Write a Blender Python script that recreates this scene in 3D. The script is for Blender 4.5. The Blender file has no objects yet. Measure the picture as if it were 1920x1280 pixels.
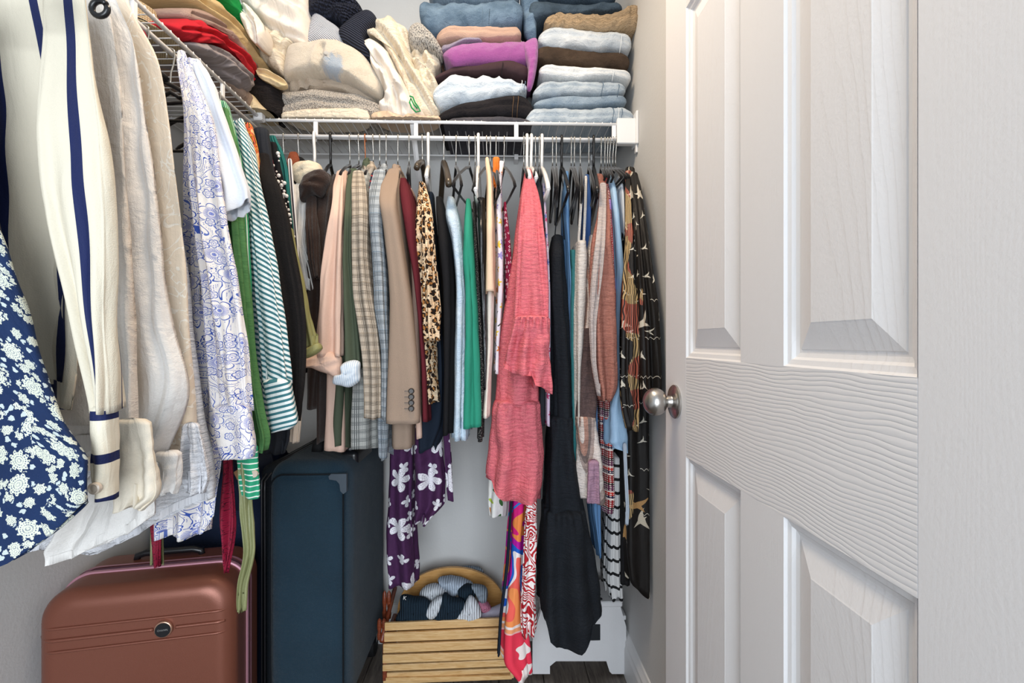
import bpy, math, random
import numpy as np
PI = math.pi
# ------------------------------------------------------------ camera, light, exposure
FPX = 930.0
TH = math.radians(1.72)
CZ = 1.05
scn = bpy.context.scene
col = scn.collection
cd = bpy.data.cameras.new('camera'); cam = bpy.data.objects.new('camera', cd); col.objects.link(cam)
cd.sensor_width = 36.0; cd.lens = FPX / 1920 * 36.0; cd.clip_start = 0.02
cam.location = (0, 0, CZ); cam.rotation_euler = (PI / 2, 0, -TH)
scn.camera = cam
vs = scn.view_settings
vs.view_transform = 'Standard'; vs.look = 'None'; vs.gamma = 1.0; vs.use_curve_mapping = False
vs.exposure = 0.22
w = bpy.data.worlds.new('world'); scn.world = w; w.use_nodes = True
w.node_tree.nodes['Background'].inputs[0].default_value = (0.80, 0.90, 1.0, 1)
w.node_tree.nodes['Background'].inputs[1].default_value = 0.62
def area(name, loc, rot, size, power, color, sy=None):
    ld = bpy.data.lights.new(name, 'AREA'); ld.energy = power; ld.color = color; ld.size = size
    if sy: ld.shape = 'RECTANGLE'; ld.size_y = sy
    o = bpy.data.objects.new(name, ld); o.location = loc; o.rotation_euler = rot; col.objects.link(o)
    return o
# warm flush lamp on the closet ceiling, daylight-coloured fill added behind the camera to brighten the clothes
area('ceiling_lamp_light', (-0.12, 0.85, 2.36), (0, 0, 0), 0.30, 11.5, (1.0, 0.80, 0.58))
area('daylight_fill_light', (0.12, -1.7, 1.1), (PI / 2, 0, 0), 1.5, 62.0, (0.86, 0.93, 1.0), 1.7)

# ------------------------------------------------------------ projection helpers
_r = (math.cos(TH), -math.sin(TH)); _f = (math.sin(TH), math.cos(TH))
def at_y(px, py, Y):
    dx = _r[0] * (px - 960) / FPX + _f[0]; dy = _r[1] * (px - 960) / FPX + _f[1]
    t = Y / dy
    return (dx * t, Y, CZ + t * (640 - py) / FPX)
def at_x(px, py, X):
    dx = _r[0] * (px - 960) / FPX + _f[0]; dy = _r[1] * (px - 960) / FPX + _f[1]
    t = X / dx
    return (X, dy * t, CZ + t * (640 - py) / FPX)
# ------------------------------------------------------------ object helpers
WL = {}
def base_of(V):
    return np.array([(V[:, 0].min() + V[:, 0].max()) / 2, (V[:, 1].min() + V[:, 1].max()) / 2, V[:, 2].min()])
def link_mesh(name, V, F, mat, parent=None, uv=None, smooth=True, matidx=None):
    V = np.asarray(V, dtype=float)
    b = WL[parent.name] if parent else base_of(V)
    me = bpy.data.meshes.new(name)
    me.from_pydata((V - b).tolist(), [], F)
    mats = mat if isinstance(mat, (list, tuple)) else [mat]
    for m_ in mats: me.materials.append(m_)
    if matidx is not None: me.polygons.foreach_set('material_index', matidx)
    if smooth: me.polygons.foreach_set('use_smooth', [True] * len(me.polygons))
    if uv is not None:
        l = me.uv_layers.new(name='UVMap'); l.data.foreach_set('uv', np.asarray(uv, dtype=np.float32).ravel())
    me.update()
    o = bpy.data.objects.new(name, me); col.objects.link(o)
    if parent: o.parent = parent; WL[o.name] = b
    else: o.location = b; WL[o.name] = b
    return o
def tag(o, label=None, cat=None, group=None, kind=None):
    if label: o['label'] = label
    if cat: o['category'] = cat
    if group: o['group'] = group
    if kind: o['kind'] = kind
    return o
def thing(name, loc, label, cat, group=None):
    o = bpy.data.objects.new(name, None); o.empty_display_size = 0.03
    o.location = loc; col.objects.link(o); WL[o.name] = np.array(loc, dtype=float)
    return tag(o, label, cat, group)
class MB:
    def __init__(s): s.V = []; s.F = []; s.U = []
    def add(s, V, F, U=None):
        k = len(s.V); V = [tuple(v) for v in V]; s.V += V
        for f in F:
            s.F.append([i + k for i in f])
            if U is None:
                for i in f: s.U.append((V[i][0] + V[i][1] * 0.7, V[i][2]))
        if U is not None: s.U += [tuple(x) for x in U]
        return s
    def box(s, x0, x1, y0, y1, z0, z1, b=0.0):
        # box with chamfered edges (b) : 24 verts
        if b <= 0:
            V = [(x, y, z) for z in (z0, z1) for y in (y0, y1) for x in (x0, x1)]
            return s.add(V, [[0, 2, 3, 1], [4, 5, 7, 6], [0, 1, 5, 4], [2, 6, 7, 3], [0, 4, 6, 2], [1, 3, 7, 5]])
        V = []; idx = {}
        for iz, z in enumerate((z0, z1)):
            for iy, y in enumerate((y0, y1)):
                for ix, x in enumerate((x0, x1)):
                    sx = b if ix == 0 else -b; sy = b if iy == 0 else -b; sz = b if iz == 0 else -b
                    idx[(ix, iy, iz)] = len(V)
                    V += [(x, y + sy, z + sz), (x + sx, y, z + sz), (x + sx, y + sy, z)]
        g = lambda a, k: idx[a] + k
        F = []
        F.append([g((0,0,0),0), g((0,0,1),0), g((0,1,1),0), g((0,1,0),0)]); F.append([g((1,0,0),0), g((1,1,0),0), g((1,1,1),0), g((1,0,1),0)])
        F.append([g((0,0,0),1), g((1,0,0),1), g((1,0,1),1), g((0,0,1),1)]); F.append([g((0,1,0),1), g((0,1,1),1), g((1,1,1),1), g((1,1,0),1)])
        F.append([g((0,0,0),2), g((0,1,0),2), g((1,1,0),2), g((1,0,0),2)]); F.append([g((0,0,1),2), g((1,0,1),2), g((1,1,1),2), g((0,1,1),2)])
        for a in (0, 1):
            for c in (0, 1):
                F.append([g((0,a,c),1), g((1,a,c),1), g((1,a,c),2), g((0,a,c),2)])
                F.append([g((a,0,c),0), g((a,1,c),0), g((a,1,c),2), g((a,0,c),2)])
                F.append([g((a,c,0),0), g((a,c,1),0), g((a,c,1),1), g((a,c,0),1)])
        for a in idx: F.append([idx[a], idx[a] + 1, idx[a] + 2])
        return s.add(V, F)
    def tube(s, pts, r, n=8, flat=1.0, caps=True, flatdir=None):
        P = np.array(pts, dtype=float); R = np.broadcast_to(np.asarray(r, dtype=float), (len(P),))
        T = np.gradient(P, axis=0); T /= (np.linalg.norm(T, axis=1)[:, None] + 1e-12)
        up = np.array([0, 0, 1.0]) if abs(T[0][2]) < 0.9 else np.array([1.0, 0, 0])
        if flatdir is not None: up = np.array(flatdir, dtype=float)
        V = []
        prev = None
        for i in range(len(P)):
            a = up if prev is None else prev
            if flatdir is not None: a = up
            n1 = a - T[i] * np.dot(a, T[i]); n1 /= (np.linalg.norm(n1) + 1e-12); prev = n1
            n2 = np.cross(T[i], n1)
            for k in range(n):
                th = 2 * PI * k / n
                V.append(P[i] + R[i] * (n1 * math.cos(th) * flat + n2 * math.sin(th)))
        F = []
        for i in range(len(P) - 1):
            for k in range(n):
                a = i * n + k; b = i * n + (k + 1) % n
                F.append([a, b, b + n, a + n])
        if caps:
            F.append(list(range(n))[::-1]); F.append([(len(P) - 1) * n + k for k in range(n)])
        return s.add(V, F)
    def lathe(s, prof, c, axis='z', n=24):
        # prof list of (r, h)
        V = []
        for r, h in prof:
            for k in range(n):
                t = 2 * PI * k / n; a, b = r * math.cos(t), r * math.sin(t)
                if axis == 'z': V.append((c[0] + a, c[1] + b, c[2] + h))
                elif axis == 'x': V.append((c[0] + h, c[1] + a, c[2] + b))
                else: V.append((c[0] + a, c[1] + h, c[2] + b))
        F = []
        for i in range(len(prof) - 1):
            for k in range(n):
                a = i * n + k; b = i * n + (k + 1) % n
                F.append([a, b, b + n, a + n])
        F.append(list(range(n))); F.append([(len(prof) - 1) * n + k for k in range(n)])
        return s.add(V, F)
    def sphere(s, c, r, n=12, m=8, sc=(1, 1, 1)):
        V = [(c[0], c[1], c[2] + r * sc[2])]
        for i in range(1, m):
            p = PI * i / m
            for k in range(n):
                t = 2 * PI * k / n
                V.append((c[0] + r * sc[0] * math.sin(p) * math.cos(t), c[1] + r * sc[1] * math.sin(p) * math.sin(t), c[2] + r * sc[2] * math.cos(p)))
        V.append((c[0], c[1], c[2] - r * sc[2]))
        F = [[0, 1 + k, 1 + (k + 1) % n] for k in range(n)]
        for i in range(m - 2):
            for k in range(n):
                a = 1 + i * n + k; b = 1 + i * n + (k + 1) % n
                F.append([a, a + n, b + n, b])
        e = len(V) - 1; q = 1 + (m - 2) * n
        F += [[q + (k + 1) % n, q + k, e] for k in range(n)]
        return s.add(V, F)
    def prism(s, poly, fn, d0, d1):
        # poly 2D list; fn(a,b,d)->xyz ; extruded between d0,d1
        n = len(poly)
        V = [fn(a, b, d0) for a, b in poly] + [fn(a, b, d1) for a, b in poly]
        F = [list(range(n)), list(range(n, 2 * n))[::-1]] + [[i, (i + 1) % n, n + (i + 1) % n, n + i] for i in range(n)]
        return s.add(V, F)
    def build(s, name, mat, parent=None, smooth=False):
        return link_mesh(name, s.V, s.F, mat, parent, s.U, smooth)
def autosmooth(o, ang=35):
    me = o.data; me.polygons.foreach_set('use_smooth', [True] * len(me.polygons))
    try: me.set_sharp_from_angle(angle=math.radians(ang))
    except Exception: pass
    return o

# ------------------------------------------------------------ material language
def c(h):
    h = h.lstrip('#'); v = [int(h[i:i + 2], 16) / 255 for i in (0, 2, 4)]
    return tuple([(x / 12.92 if x <= 0.04045 else ((x + 0.055) / 1.055) ** 2.4) for x in v] + [1.0])
T = None
class S:
    def __init__(s, k): s.k = k
    def __add__(a, b): return M('ADD', a, b)
    __radd__ = __add__
    def __sub__(a, b): return M('SUBTRACT', a, b)
    def __rsub__(a, b): return M('SUBTRACT', b, a)
    def __mul__(a, b): return M('MULTIPLY', a, b)
    __rmul__ = __mul__
    def __truediv__(a, b): return M('DIVIDE', a, b)
    def __gt__(a, b): return M('GREATER_THAN', a, b)
    def __lt__(a, b): return M('LESS_THAN', a, b)
def put(inp, v):
    if isinstance(v, S): T.links.new(v.k, inp)
    else: inp.default_value = v
def M(op, *a):
    n = T.nodes.new('ShaderNodeMath'); n.operation = op
    for i, x in enumerate(a): put(n.inputs[i], x)
    return S(n.outputs[0])
fr = lambda x: M('FRACT', x); ab = lambda x: M('ABSOLUTE', x); sn = lambda x: M('SINE', x); cosn = lambda x: M("COSINE", x)
mn = lambda a, b: M('MINIMUM', a, b); mx = lambda a, b: M('MAXIMUM', a, b); sq = lambda x: M('SQRT', x); flo = lambda x: M('FLOOR', x)
def vec(x, y, z=0.0):
    n = T.nodes.new('ShaderNodeCombineXYZ'); put(n.inputs[0], x); put(n.inputs[1], y); put(n.inputs[2], z); return S(n.outputs[0])
def sep(v):
    n = T.nodes.new('ShaderNodeSeparateXYZ'); put(n.inputs[0], v); return [S(o) for o in n.outputs]
def noise(v, scale, detail=2.0, rough=0.5, dist=0.0):
    n = T.nodes.new('ShaderNodeTexNoise'); put(n.inputs['Vector'], v); n.inputs['Scale'].default_value = scale
    n.inputs['Detail'].default_value = detail; n.inputs['Roughness'].default_value = rough; n.inputs['Distortion'].default_value = dist
    return S(n.outputs[0])
def vor(v, scale, rnd=1.0, feat='F1'):
    n = T.nodes.new('ShaderNodeTexVoronoi'); n.voronoi_dimensions = '2D'; n.feature = feat
    put(n.inputs['Vector'], v); n.inputs['Scale'].default_value = scale; n.inputs['Randomness'].default_value = rnd
    if feat == 'DISTANCE_TO_EDGE': return S(n.outputs[0])
    return S(n.outputs['Distance']), S(n.outputs['Color']), S(n.outputs['Position'])
def mixc(f, a, b):
    n = T.nodes.new('ShaderNodeMix'); n.data_type = 'RGBA'
    put(n.inputs[0], f); put(n.inputs[6], a); put(n.inputs[7], b); return S(n.outputs[2])
def ramp(f, stops, const=False):
    n = T.nodes.new('ShaderNodeValToRGB'); r = n.color_ramp
    if const: r.interpolation = 'CONSTANT'
    while len(r.elements) < len(stops): r.elements.new(0.5)
    for e, (p, cc) in zip(r.elements, stops): e.position = p; e.color = cc
    put(n.inputs[0], f); return S(n.outputs[0])
def mapr(x, a, b, c0=0.0, c1=1.0):
    n = T.nodes.new('ShaderNodeMapRange'); put(n.inputs[0], x)
    for i, q in enumerate((a, b, c0, c1)): n.inputs[i + 1].default_value = q
    return S(n.outputs[0])
MATS = {}
def mat(name, colfn, rough=0.85, bump=None, bdist=0.002, metal=0.0, spec=0.25, sheen=0.0, obj_coords=False, coat=0.0, alpha=1.0, emis=None):
    global T
    if name in MATS: return MATS[name]
    m = bpy.data.materials.new(name); m.use_nodes = True; T = m.node_tree
    p = T.nodes['Principled BSDF']
    tc = T.nodes.new('ShaderNodeTexCoord')
    uvv = S(tc.outputs['Object' if obj_coords else 'UV'])
    xyz = sep(uvv); u, v = xyz[0], xyz[1]
    ctx = (uvv, u, v, xyz[2])
    cc = colfn(ctx) if callable(colfn) else colfn
    put(p.inputs['Base Color'], cc)
    p.inputs['Roughness'].default_value = rough; p.inputs['Metallic'].default_value = metal
    p.inputs['Specular IOR Level'].default_value = spec
    if sheen: p.inputs['Sheen Weight'].default_value = sheen; p.inputs['Sheen Roughness'].default_value = 0.4
    if coat: p.inputs['Coat Weight'].default_value = coat
    if bump:
        h = bump(ctx)
        b = T.nodes.new('ShaderNodeBump'); b.inputs['Distance'].default_value = bdist; b.inputs['Strength'].default_value = 1.0
        put(b.inputs['Height'], h); T.links.new(b.outputs[0], p.inputs['Normal'])
    MATS[name] = m
    return m
# bumps
def weave(ctx):      # light woven cloth with soft wrinkles
    uvv, u, v, _ = ctx
    return noise(uvv, 28, 3, 0.55, 0.6) * 2.2 + noise(vec(u * 3.0, v * 0.6), 60, 2) * 0.7 + noise(uvv, 700, 1) * 0.25
def smoothcloth(ctx):
    uvv, u, v, _ = ctx
    return noise(vec(u * 2.2, v * 0.5), 22, 3, 0.5, 0.3) * 1.8 + noise(uvv, 800, 0) * 0.12
def crinkle(ctx):
    uvv, u, v, _ = ctx
    return noise(vec(u * 0.7, v * 2.2), 70, 4, 0.6, 1.0) * 2.0 + noise(vec(u * 3, v * 0.5), 50, 2) * 0.8 + noise(uvv, 600, 1) * 0.3
def fuzzy(ctx):
    uvv, u, v, _ = ctx
    return noise(uvv, 30, 2) * 2.0 + noise(uvv, 420, 3, 0.7) * 1.2
def knitb(ctx):
    uvv, u, v, _ = ctx
    return noise(uvv, 25, 2) * 2 + ab(sn(u * 520.0)) * 0.8 + ab(sn(v * 380.0 + ab(sn(u * 260.0)) * 1.5)) * 0.5
def ribb(ctx):
    uvv, u, v, _ = ctx
    return ab(sn(u * 420.0)) * 1.6 + noise(uvv, 25, 2) * 2
def denimb(ctx):
    uvv, u, v, _ = ctx
    return noise(uvv, 22, 4, 0.6, 0.5) * 3.0 + noise(uvv, 500, 2) * 0.6
def plain(hexa, var=0.12, fine=0.05):
    k = c(hexa); d = tuple([x * (1 - var) for x in k[:3]] + [1]); l = tuple([min(1, x * (1 + var) + 0.01 * var) for x in k[:3]] + [1])
    def f(ctx):
        return mixc(noise(ctx[0], 9, 3) * 0.5 + noise(ctx[0], 350, 1) * 0.5, d, l)
    return f
def cloth(name, hexa, bump=smoothcloth, rough=0.88, bd=0.0022, sheen=0.0, var=0.12, spec=0.2):
    return mat(name, plain(hexa, var), rough, bump, bd, sheen=sheen, spec=spec)
def denim(name, a, b):
    ka, kb = c(a), c(b)
    def f(ctx):
        uvv, u, v, _ = ctx
        return mixc(mapr(noise(uvv, 14, 3, 0.6) * 0.6 + noise(vec(u, v * 2), 420, 2, 0.7) * 0.4, 0.34, 0.64), ka, kb)
    return mat(name, f, 0.9, denimb, 0.0035, spec=0.15)

# ------------------------------------------------------------ cloth generators
def sstep(x): x = np.clip(x, 0, 1); return x * x * (3 - 2 * x)
def smooth1(a, k):
    if k < 1: return a
    ker = np.hanning(2 * k + 3)[1:-1]; ker /= ker.sum()
    return np.convolve(np.pad(a, k, mode='edge'), ker, mode='valid')
def grid(P, UV, wrap=True):
    m, n = P.shape[:2]
    I = np.arange(m * n).reshape(m, n)
    J = np.roll(I, -1, axis=1)
    if not wrap: a, b = I[:-1, :-1], I[:-1, 1:]; c_, d = I[1:, 1:], I[1:, :-1]
    else: a, b = I[:-1], J[:-1]; c_, d = J[1:], I[1:]
    F = np.stack([a, b, c_, d], -1).reshape(-1, 4)
    k = n if wrap else n - 1
    A = UV[:-1, :k]; B = UV[:-1, 1:k + 1]; C_ = UV[1:, 1:k + 1]; D = UV[1:, :k]
    U = np.stack([A, B, C_, D], 2).reshape(-1, 2)
    return P.reshape(-1, 3), F, U
def drape(name, rows, Yf, Yb, mt, parent=None, n=80, m=56, amp=0.005, K=9, seed=0, e=0.62, taper=0.62, uvm='n', hem=0.0025, sm=2,
          xcl=0.402, pinch=None, ex=None, front=0.68, lean=0.0, cup=0.0, hl=None, xs=0.5):
    rng = np.random.RandomState(seed * 7 + 3)
    R = sorted(rows, key=lambda r: r[0])
    py = np.array([r[0] for r in R], float)
    t = np.linspace(0, 1, m) ** 1.0
    pys = py[0] + (py[-1] - py[0]) * t
    xl = smooth1(np.interp(pys, py, [r[1] for r in R]), sm); xr = smooth1(np.interp(pys, py, [r[2] for r in R]), sm)
    yf = smooth1(np.interp(pys, py, [(r[3] if len(r) > 3 and r[3] else Yf) for r in R]), sm)
    A = np.array([at_y(a, p, y) for a, p, y in zip(xl, pys, yf)]); B = np.array([at_y(a, p, y) for a, p, y in zip(xr, pys, yf)])
    xc = (A[:, 0] + B[:, 0]) / 2; hw = np.maximum((B[:, 0] - A[:, 0]) / 2, 0.002); z = A[:, 2]
    yb = np.full(m, float(Yb))
    # shoulder: the back comes in as the front does
    yb = yb - np.clip(yf - Yf, 0, None) * (0.9 if Yb - Yf > 0.15 else 0.2)
    yb = np.maximum(yb, yf + 0.012)
    hy = (yb - yf) / 2; yc = (yf + yb) / 2
    w0, h0 = np.median(hw), np.median(hy)
    a = np.linspace(0, 2 * PI, 1601)[:-1] + PI / 2       # start at the back
    ca, sa = np.cos(a), np.sin(a)
    ux = np.sign(ca) * np.abs(ca) ** e; uy = np.sign(sa) * np.abs(sa) ** e
    X0, Y0 = ux * w0, uy * h0
    d = np.hypot(np.diff(np.append(X0, X0[0])), np.diff(np.append(Y0, Y0[0])))
    wgt = d * np.where(uy < 0.2, front / (1 - front), 1.0)
    cum = np.concatenate([[0], np.cumsum(wgt)]); cum /= cum[-1]
    idx = np.searchsorted(cum[1:], np.arange(n) / n + 1e-9)
    ux, uy = ux[idx], uy[idx]
    arc = np.concatenate([[0], np.cumsum(d)])[idx]; Ltot = d.sum(); q = arc / Ltot
    tp = 1 - (1 - taper) * (uy + 1) / 2
    P = np.zeros((m, n, 3))
    P[:, :, 0] = xc[:, None] + hw[:, None] * (ux * tp)[None]
    P[:, :, 1] = yc[:, None] + hy[:, None] * uy[None] + lean * t[:, None]
    P[:, :, 2] = z[:, None]
    # pleats along the normal
    Tn = np.roll(P, -1, axis=1) - np.roll(P, 1, axis=1)
    N = np.stack([-Tn[:, :, 1], Tn[:, :, 0]], -1); N /= (np.linalg.norm(N, axis=2)[:, :, None] + 1e-9)
    ctr = np.stack([P[:, :, 0] - xc[:, None], P[:, :, 1] - yc[:, None]], -1)
    N *= np.sign((N * ctr).sum(2).mean())
    tt, qq = t[:, None], q[None]
    ph = rng.rand(8) * 2 * PI
    drift = 0.13 * np.sin(2 * PI * tt * (0.5 + 0.5 * rng.rand()) + ph[0] + 4 * qq)
    D = np.sin(2 * PI * (K * qq + drift) + ph[1]) + 0.6 * np.sin(2 * PI * (K * 1.63 * qq + 0.7 * drift * np.sin(3 * tt + ph[7])) + ph[2]) + 0.45 * np.sin(2 * PI * (K * 0.47 * qq) + ph[3] + 2.2 * tt)
    D = 0.6 * D + 0.9 * (0.5 - 1.1 * np.abs(np.sin(PI * (K * 0.8 * qq + 0.6 * drift) + ph[4])) ** 0.7)
    D = np.where(D > 0, D, D * 1.25)
    env = (0.18 + 0.82 * sstep((tt - 0.04) / 0.4)) * (0.75 + 0.4 * tt)
    D = D * env * amp * 1.5
    N[:, :, 0] *= xs
    D += amp * 0.15 * np.sin(2 * PI * (tt * (3 + 3 * rng.rand()) + 1.5 * qq) + ph[4]) * sstep(tt * 5)
    if pinch:       # gathered seams at given py: more, finer folds just below
        for pp in pinch:
            s0 = (pp - py[0]) / (py[-1] - py[0])
            k = np.exp(-np.clip((tt - s0), 0, None) * 9) * (tt > s0 - 0.005)
            D += k * amp * 0.7 * np.sin(2 * PI * K * 3.1 * qq + ph[5]) + (-0.004) * np.exp(-((tt - s0) / 0.008) ** 2)
    P[:, :, :2] += N * D[:, :, None]
    if cup:
        P[:, :, 1] += cup * (ux[None] ** 2) * 1.0
    P[:, :, 0] = np.minimum(P[:, :, 0], xcl)
    lw = sstep((tt - 0.8) / 0.2)
    P[:, :, 2] += lw * hem * (np.sin(2 * PI * K * 0.6 * qq + ph[6]) + 0.5 * np.sin(2 * PI * 2 * qq + ph[2]))
    if hl:          # slanting hem line
        H = np.array([at_y(a_, b_, Yf) for a_, b_ in hl]); zl = np.interp(P[:, :, 0], H[:, 0], H[:, 2])
        zl = zl + hem * np.sin(2 * PI * K * 0.6 * qq + ph[6])
        P[:, :, 2] = np.maximum(P[:, :, 2], zl)
    if ex: P = ex(P, t, q)
    # uv in metres; u is 0-centred on the front centre
    seg = np.linalg.norm(np.roll(P, -1, axis=1) - P, axis=2)
    cu = np.concatenate([np.zeros((m, 1)), np.cumsum(seg, 1)], 1)
    fi = int(np.argmin(uy + 0.0 * ux)); fi = int(np.argmin(np.abs(np.arange(n) - np.where(uy == uy.min())[0].mean())))
    if uvm == 'n': U = (np.append(q, 1.0)[None] - q[fi]) * Ltot * np.ones((m, 1))
    elif uvm == 'f': U = (cu - cu[:, fi:fi + 1])                                      # true length from front centre
    else: U = (cu - cu[:, fi:fi + 1]) + xc[:, None]
    # direction of increasing x
    sgn = 1.0 if ux[min(fi + 2, n - 1)] > ux[max(fi - 2, 0)] else -1.0
    U = U * sgn if uvm != 'w' else (cu - cu[:, fi:fi + 1]) * sgn + xc[:, None]
    UV = np.stack([U, np.append(P[:, :, 2], P[:, :1, 2], axis=1)], -1)
    # top cap ring + bottom turned-in hem
    cen = P.mean(1, keepdims=True)
    def ring(src, sc, dz):
        r = cen[src] + (P[src] - cen[src]) * sc; r = r.copy(); r[:, 2] = P[src][:, 2] + dz; return r
    top2 = ring(0, 0.75, 0.004); top3 = ring(0, 0.15, 0.006)
    def inner(k_, dz):
        r = P[-1].copy(); cx_ = xc[-1]; r[:, 1] = yc[-1] + lean + (r[:, 1] - yc[-1] - lean) * k_
        r[:, 0] = cx_ + (r[:, 0] - cx_) * (1 - min(0.004 / hw[-1], 0.3)); r[:, 2] += dz; return r
    b1 = inner(0.88, 0.0008); b2 = inner(0.80, 0.012 if hl else 0.03)
    P2 = np.concatenate([[top3], [top2], P, [b1], [b2]]); UV2 = np.concatenate([UV[:1], UV[:1], UV, UV[-1:], UV[-1:]])
    V, F, Uf = grid(P2, UV2)
    F = F.tolist(); Uf = list(map(tuple, Uf))
    F.append(list(range(n))); Uf += [tuple(UV[0, j]) for j in range(n)]
    return link_mesh(name, V, F, mt, parent, Uf)
def catmull(pts, n):
    P = np.array(pts, float); k = len(P)
    d = np.linalg.norm(np.roll(P, -1, 0) - P, axis=1); cum = np.concatenate([[0], np.cumsum(d)])
    s = np.linspace(0, cum[-1], n, endpoint=False); out = []
    for v in s:
        i = min(np.searchsorted(cum, v, side='right') - 1, k - 1); f = (v - cum[i]) / max(d[i], 1e-9)
        p0, p1, p2, p3 = P[i - 1], P[i], P[(i + 1) % k], P[(i + 2) % k]
        out.append(0.5 * ((2 * p1) + (-p0 + p2) * f + (2 * p0 - 5 * p1 + 4 * p2 - p3) * f * f + (-p0 + 3 * p1 - 3 * p2 + p3) * f ** 3))
    return np.array(out)
def wrinkle(a, b, seed, freq, ang, k=5, ani=3.0):
    rng = np.random.RandomState(seed + 11)
    ca, sa = math.cos(ang), math.sin(ang)
    p = (a * ca + b * sa); q = (-a * sa + b * ca)
    D = 0
    for i in range(k):
        f = freq * (0.5 + rng.rand() * 1.1); g = freq / ani * (rng.rand() - 0.5) * 2; ph = rng.rand(4) * 6.28
        w_ = np.sin(f * q + g * p + ph[0] + 1.3 * np.sin(p * freq / ani * 1.1 + ph[1]) + 0.7 * np.sin(q * freq * 0.3 + ph[2]))
        D = D + (1 - 2 * np.abs(np.clip(w_, -1, 1)) ** 0.6) * 0.8 + 0.35 * w_
    return D / k
def pillow(name, poly, plane, val, thick, mt, parent=None, back=None, amp=0.006, freq=70, ang=0.4, seed=0, n=90, m=26, slope=(0, 0), pw=2.4, c0=None, ani=3.0, zmin=None, cr=()):
    """closed cushion of cloth whose outline is given on a plane of constant depth (Y) or constant X"""
    Q = catmull(poly, n)
    fn = at_y if plane == 'Y' else at_x
    ce = Q.mean(0) if c0 is None else np.array(c0, float)
    back = thick if back is None else back
    rr = np.sin(np.linspace(0, 1, m) * PI / 2)
    rr[0] = 0.002
    def layer(sign, T_):
        out = []
        for r in rr:
            pr = ce + (Q - ce) * r
            off = T_ * (1 - r ** (pw + 1.0)) ** 0.5 * sign
            L = []
            for (x_, y_) in pr:
                vv = val + slope[0] * (x_ - ce[0]) + slope[1] * (y_ - ce[1])
                L.append(fn(x_, y_, vv))
            L = np.array(L)
            out.append((L, off))
        return out
    f = layer(-1 if plane == 'Y' else 1, thick); b = layer(1 if plane == 'Y' else -1, back)
    axis = 1 if plane == 'Y' else 0
    G = []
    for L, off in f[:]: L = L.copy(); L[:, axis] += off; G.append(L)
    H = []
    for L, off in b[::-1][1:]: L = L.copy(); L[:, axis] += off; H.append(L)
    P = np.array(G + H)
    oa = 0 if axis == 1 else 1
    D = 1.35 * wrinkle(P[:, :, oa], P[:, :, 2], seed, freq, ang, ani=ani) + 0.8 * wrinkle(P[:, :, oa], P[:, :, 2], seed + 77, freq * 0.45, ang + 0.9, k=3, ani=ani)
    rf = np.concatenate([rr, rr[::-1][1:]])[:, None]
    PX = np.array([ce + (Q - ce) * r for r in rr]); cd_ = np.zeros(PX.shape[:2])
    for pts, dep, wid in cr:
        dm = np.full(PX.shape[:2], 1e9)
        for (a0, b0), (a1, b1) in zip(pts[:-1], pts[1:]):
            vx, vy = a1 - a0, b1 - b0; tt_ = np.clip(((PX[..., 0] - a0) * vx + (PX[..., 1] - b0) * vy) / (vx * vx + vy * vy), 0, 1)
            dm = np.minimum(dm, np.hypot(PX[..., 0] - a0 - tt_ * vx, PX[..., 1] - b0 - tt_ * vy))
        cd_ += -dep * np.exp(-(dm / wid) ** 2) + dep * 0.45 * np.exp(-((dm - 2.2 * wid) / wid) ** 2)
    P[:m, :, axis] += (-1 if plane == 'Y' else 1) * cd_
    P[:, :, axis] += (-1 if plane == 'Y' else 1) * D * amp * np.where(np.arange(len(P))[:, None] < m, 1, -0.3) * (1 - rf ** 6 * 0.6)
    P[:, :, 2] += 0.25 * amp * D * (rf ** 2)
    if zmin is not None: P[:, :, 2] = np.maximum(P[:, :, 2], zmin)
    UV = np.stack([P[:, :, oa], P[:, :, 2]], -1); UV = np.concatenate([UV, UV[:, :1]], 1)
    V, F, U = grid(P, UV)
    F = F.tolist(); U = list(map(tuple, U))
    F.append(list(range(n))); U += [tuple(UV[0, j]) for j in range(n)]
    k = (len(P) - 1) * n; F.append([k + j for j in range(n)]); U += [tuple(UV[-1, j]) for j in range(n)]
    return link_mesh(name, V, F, mt, parent, U)
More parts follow.
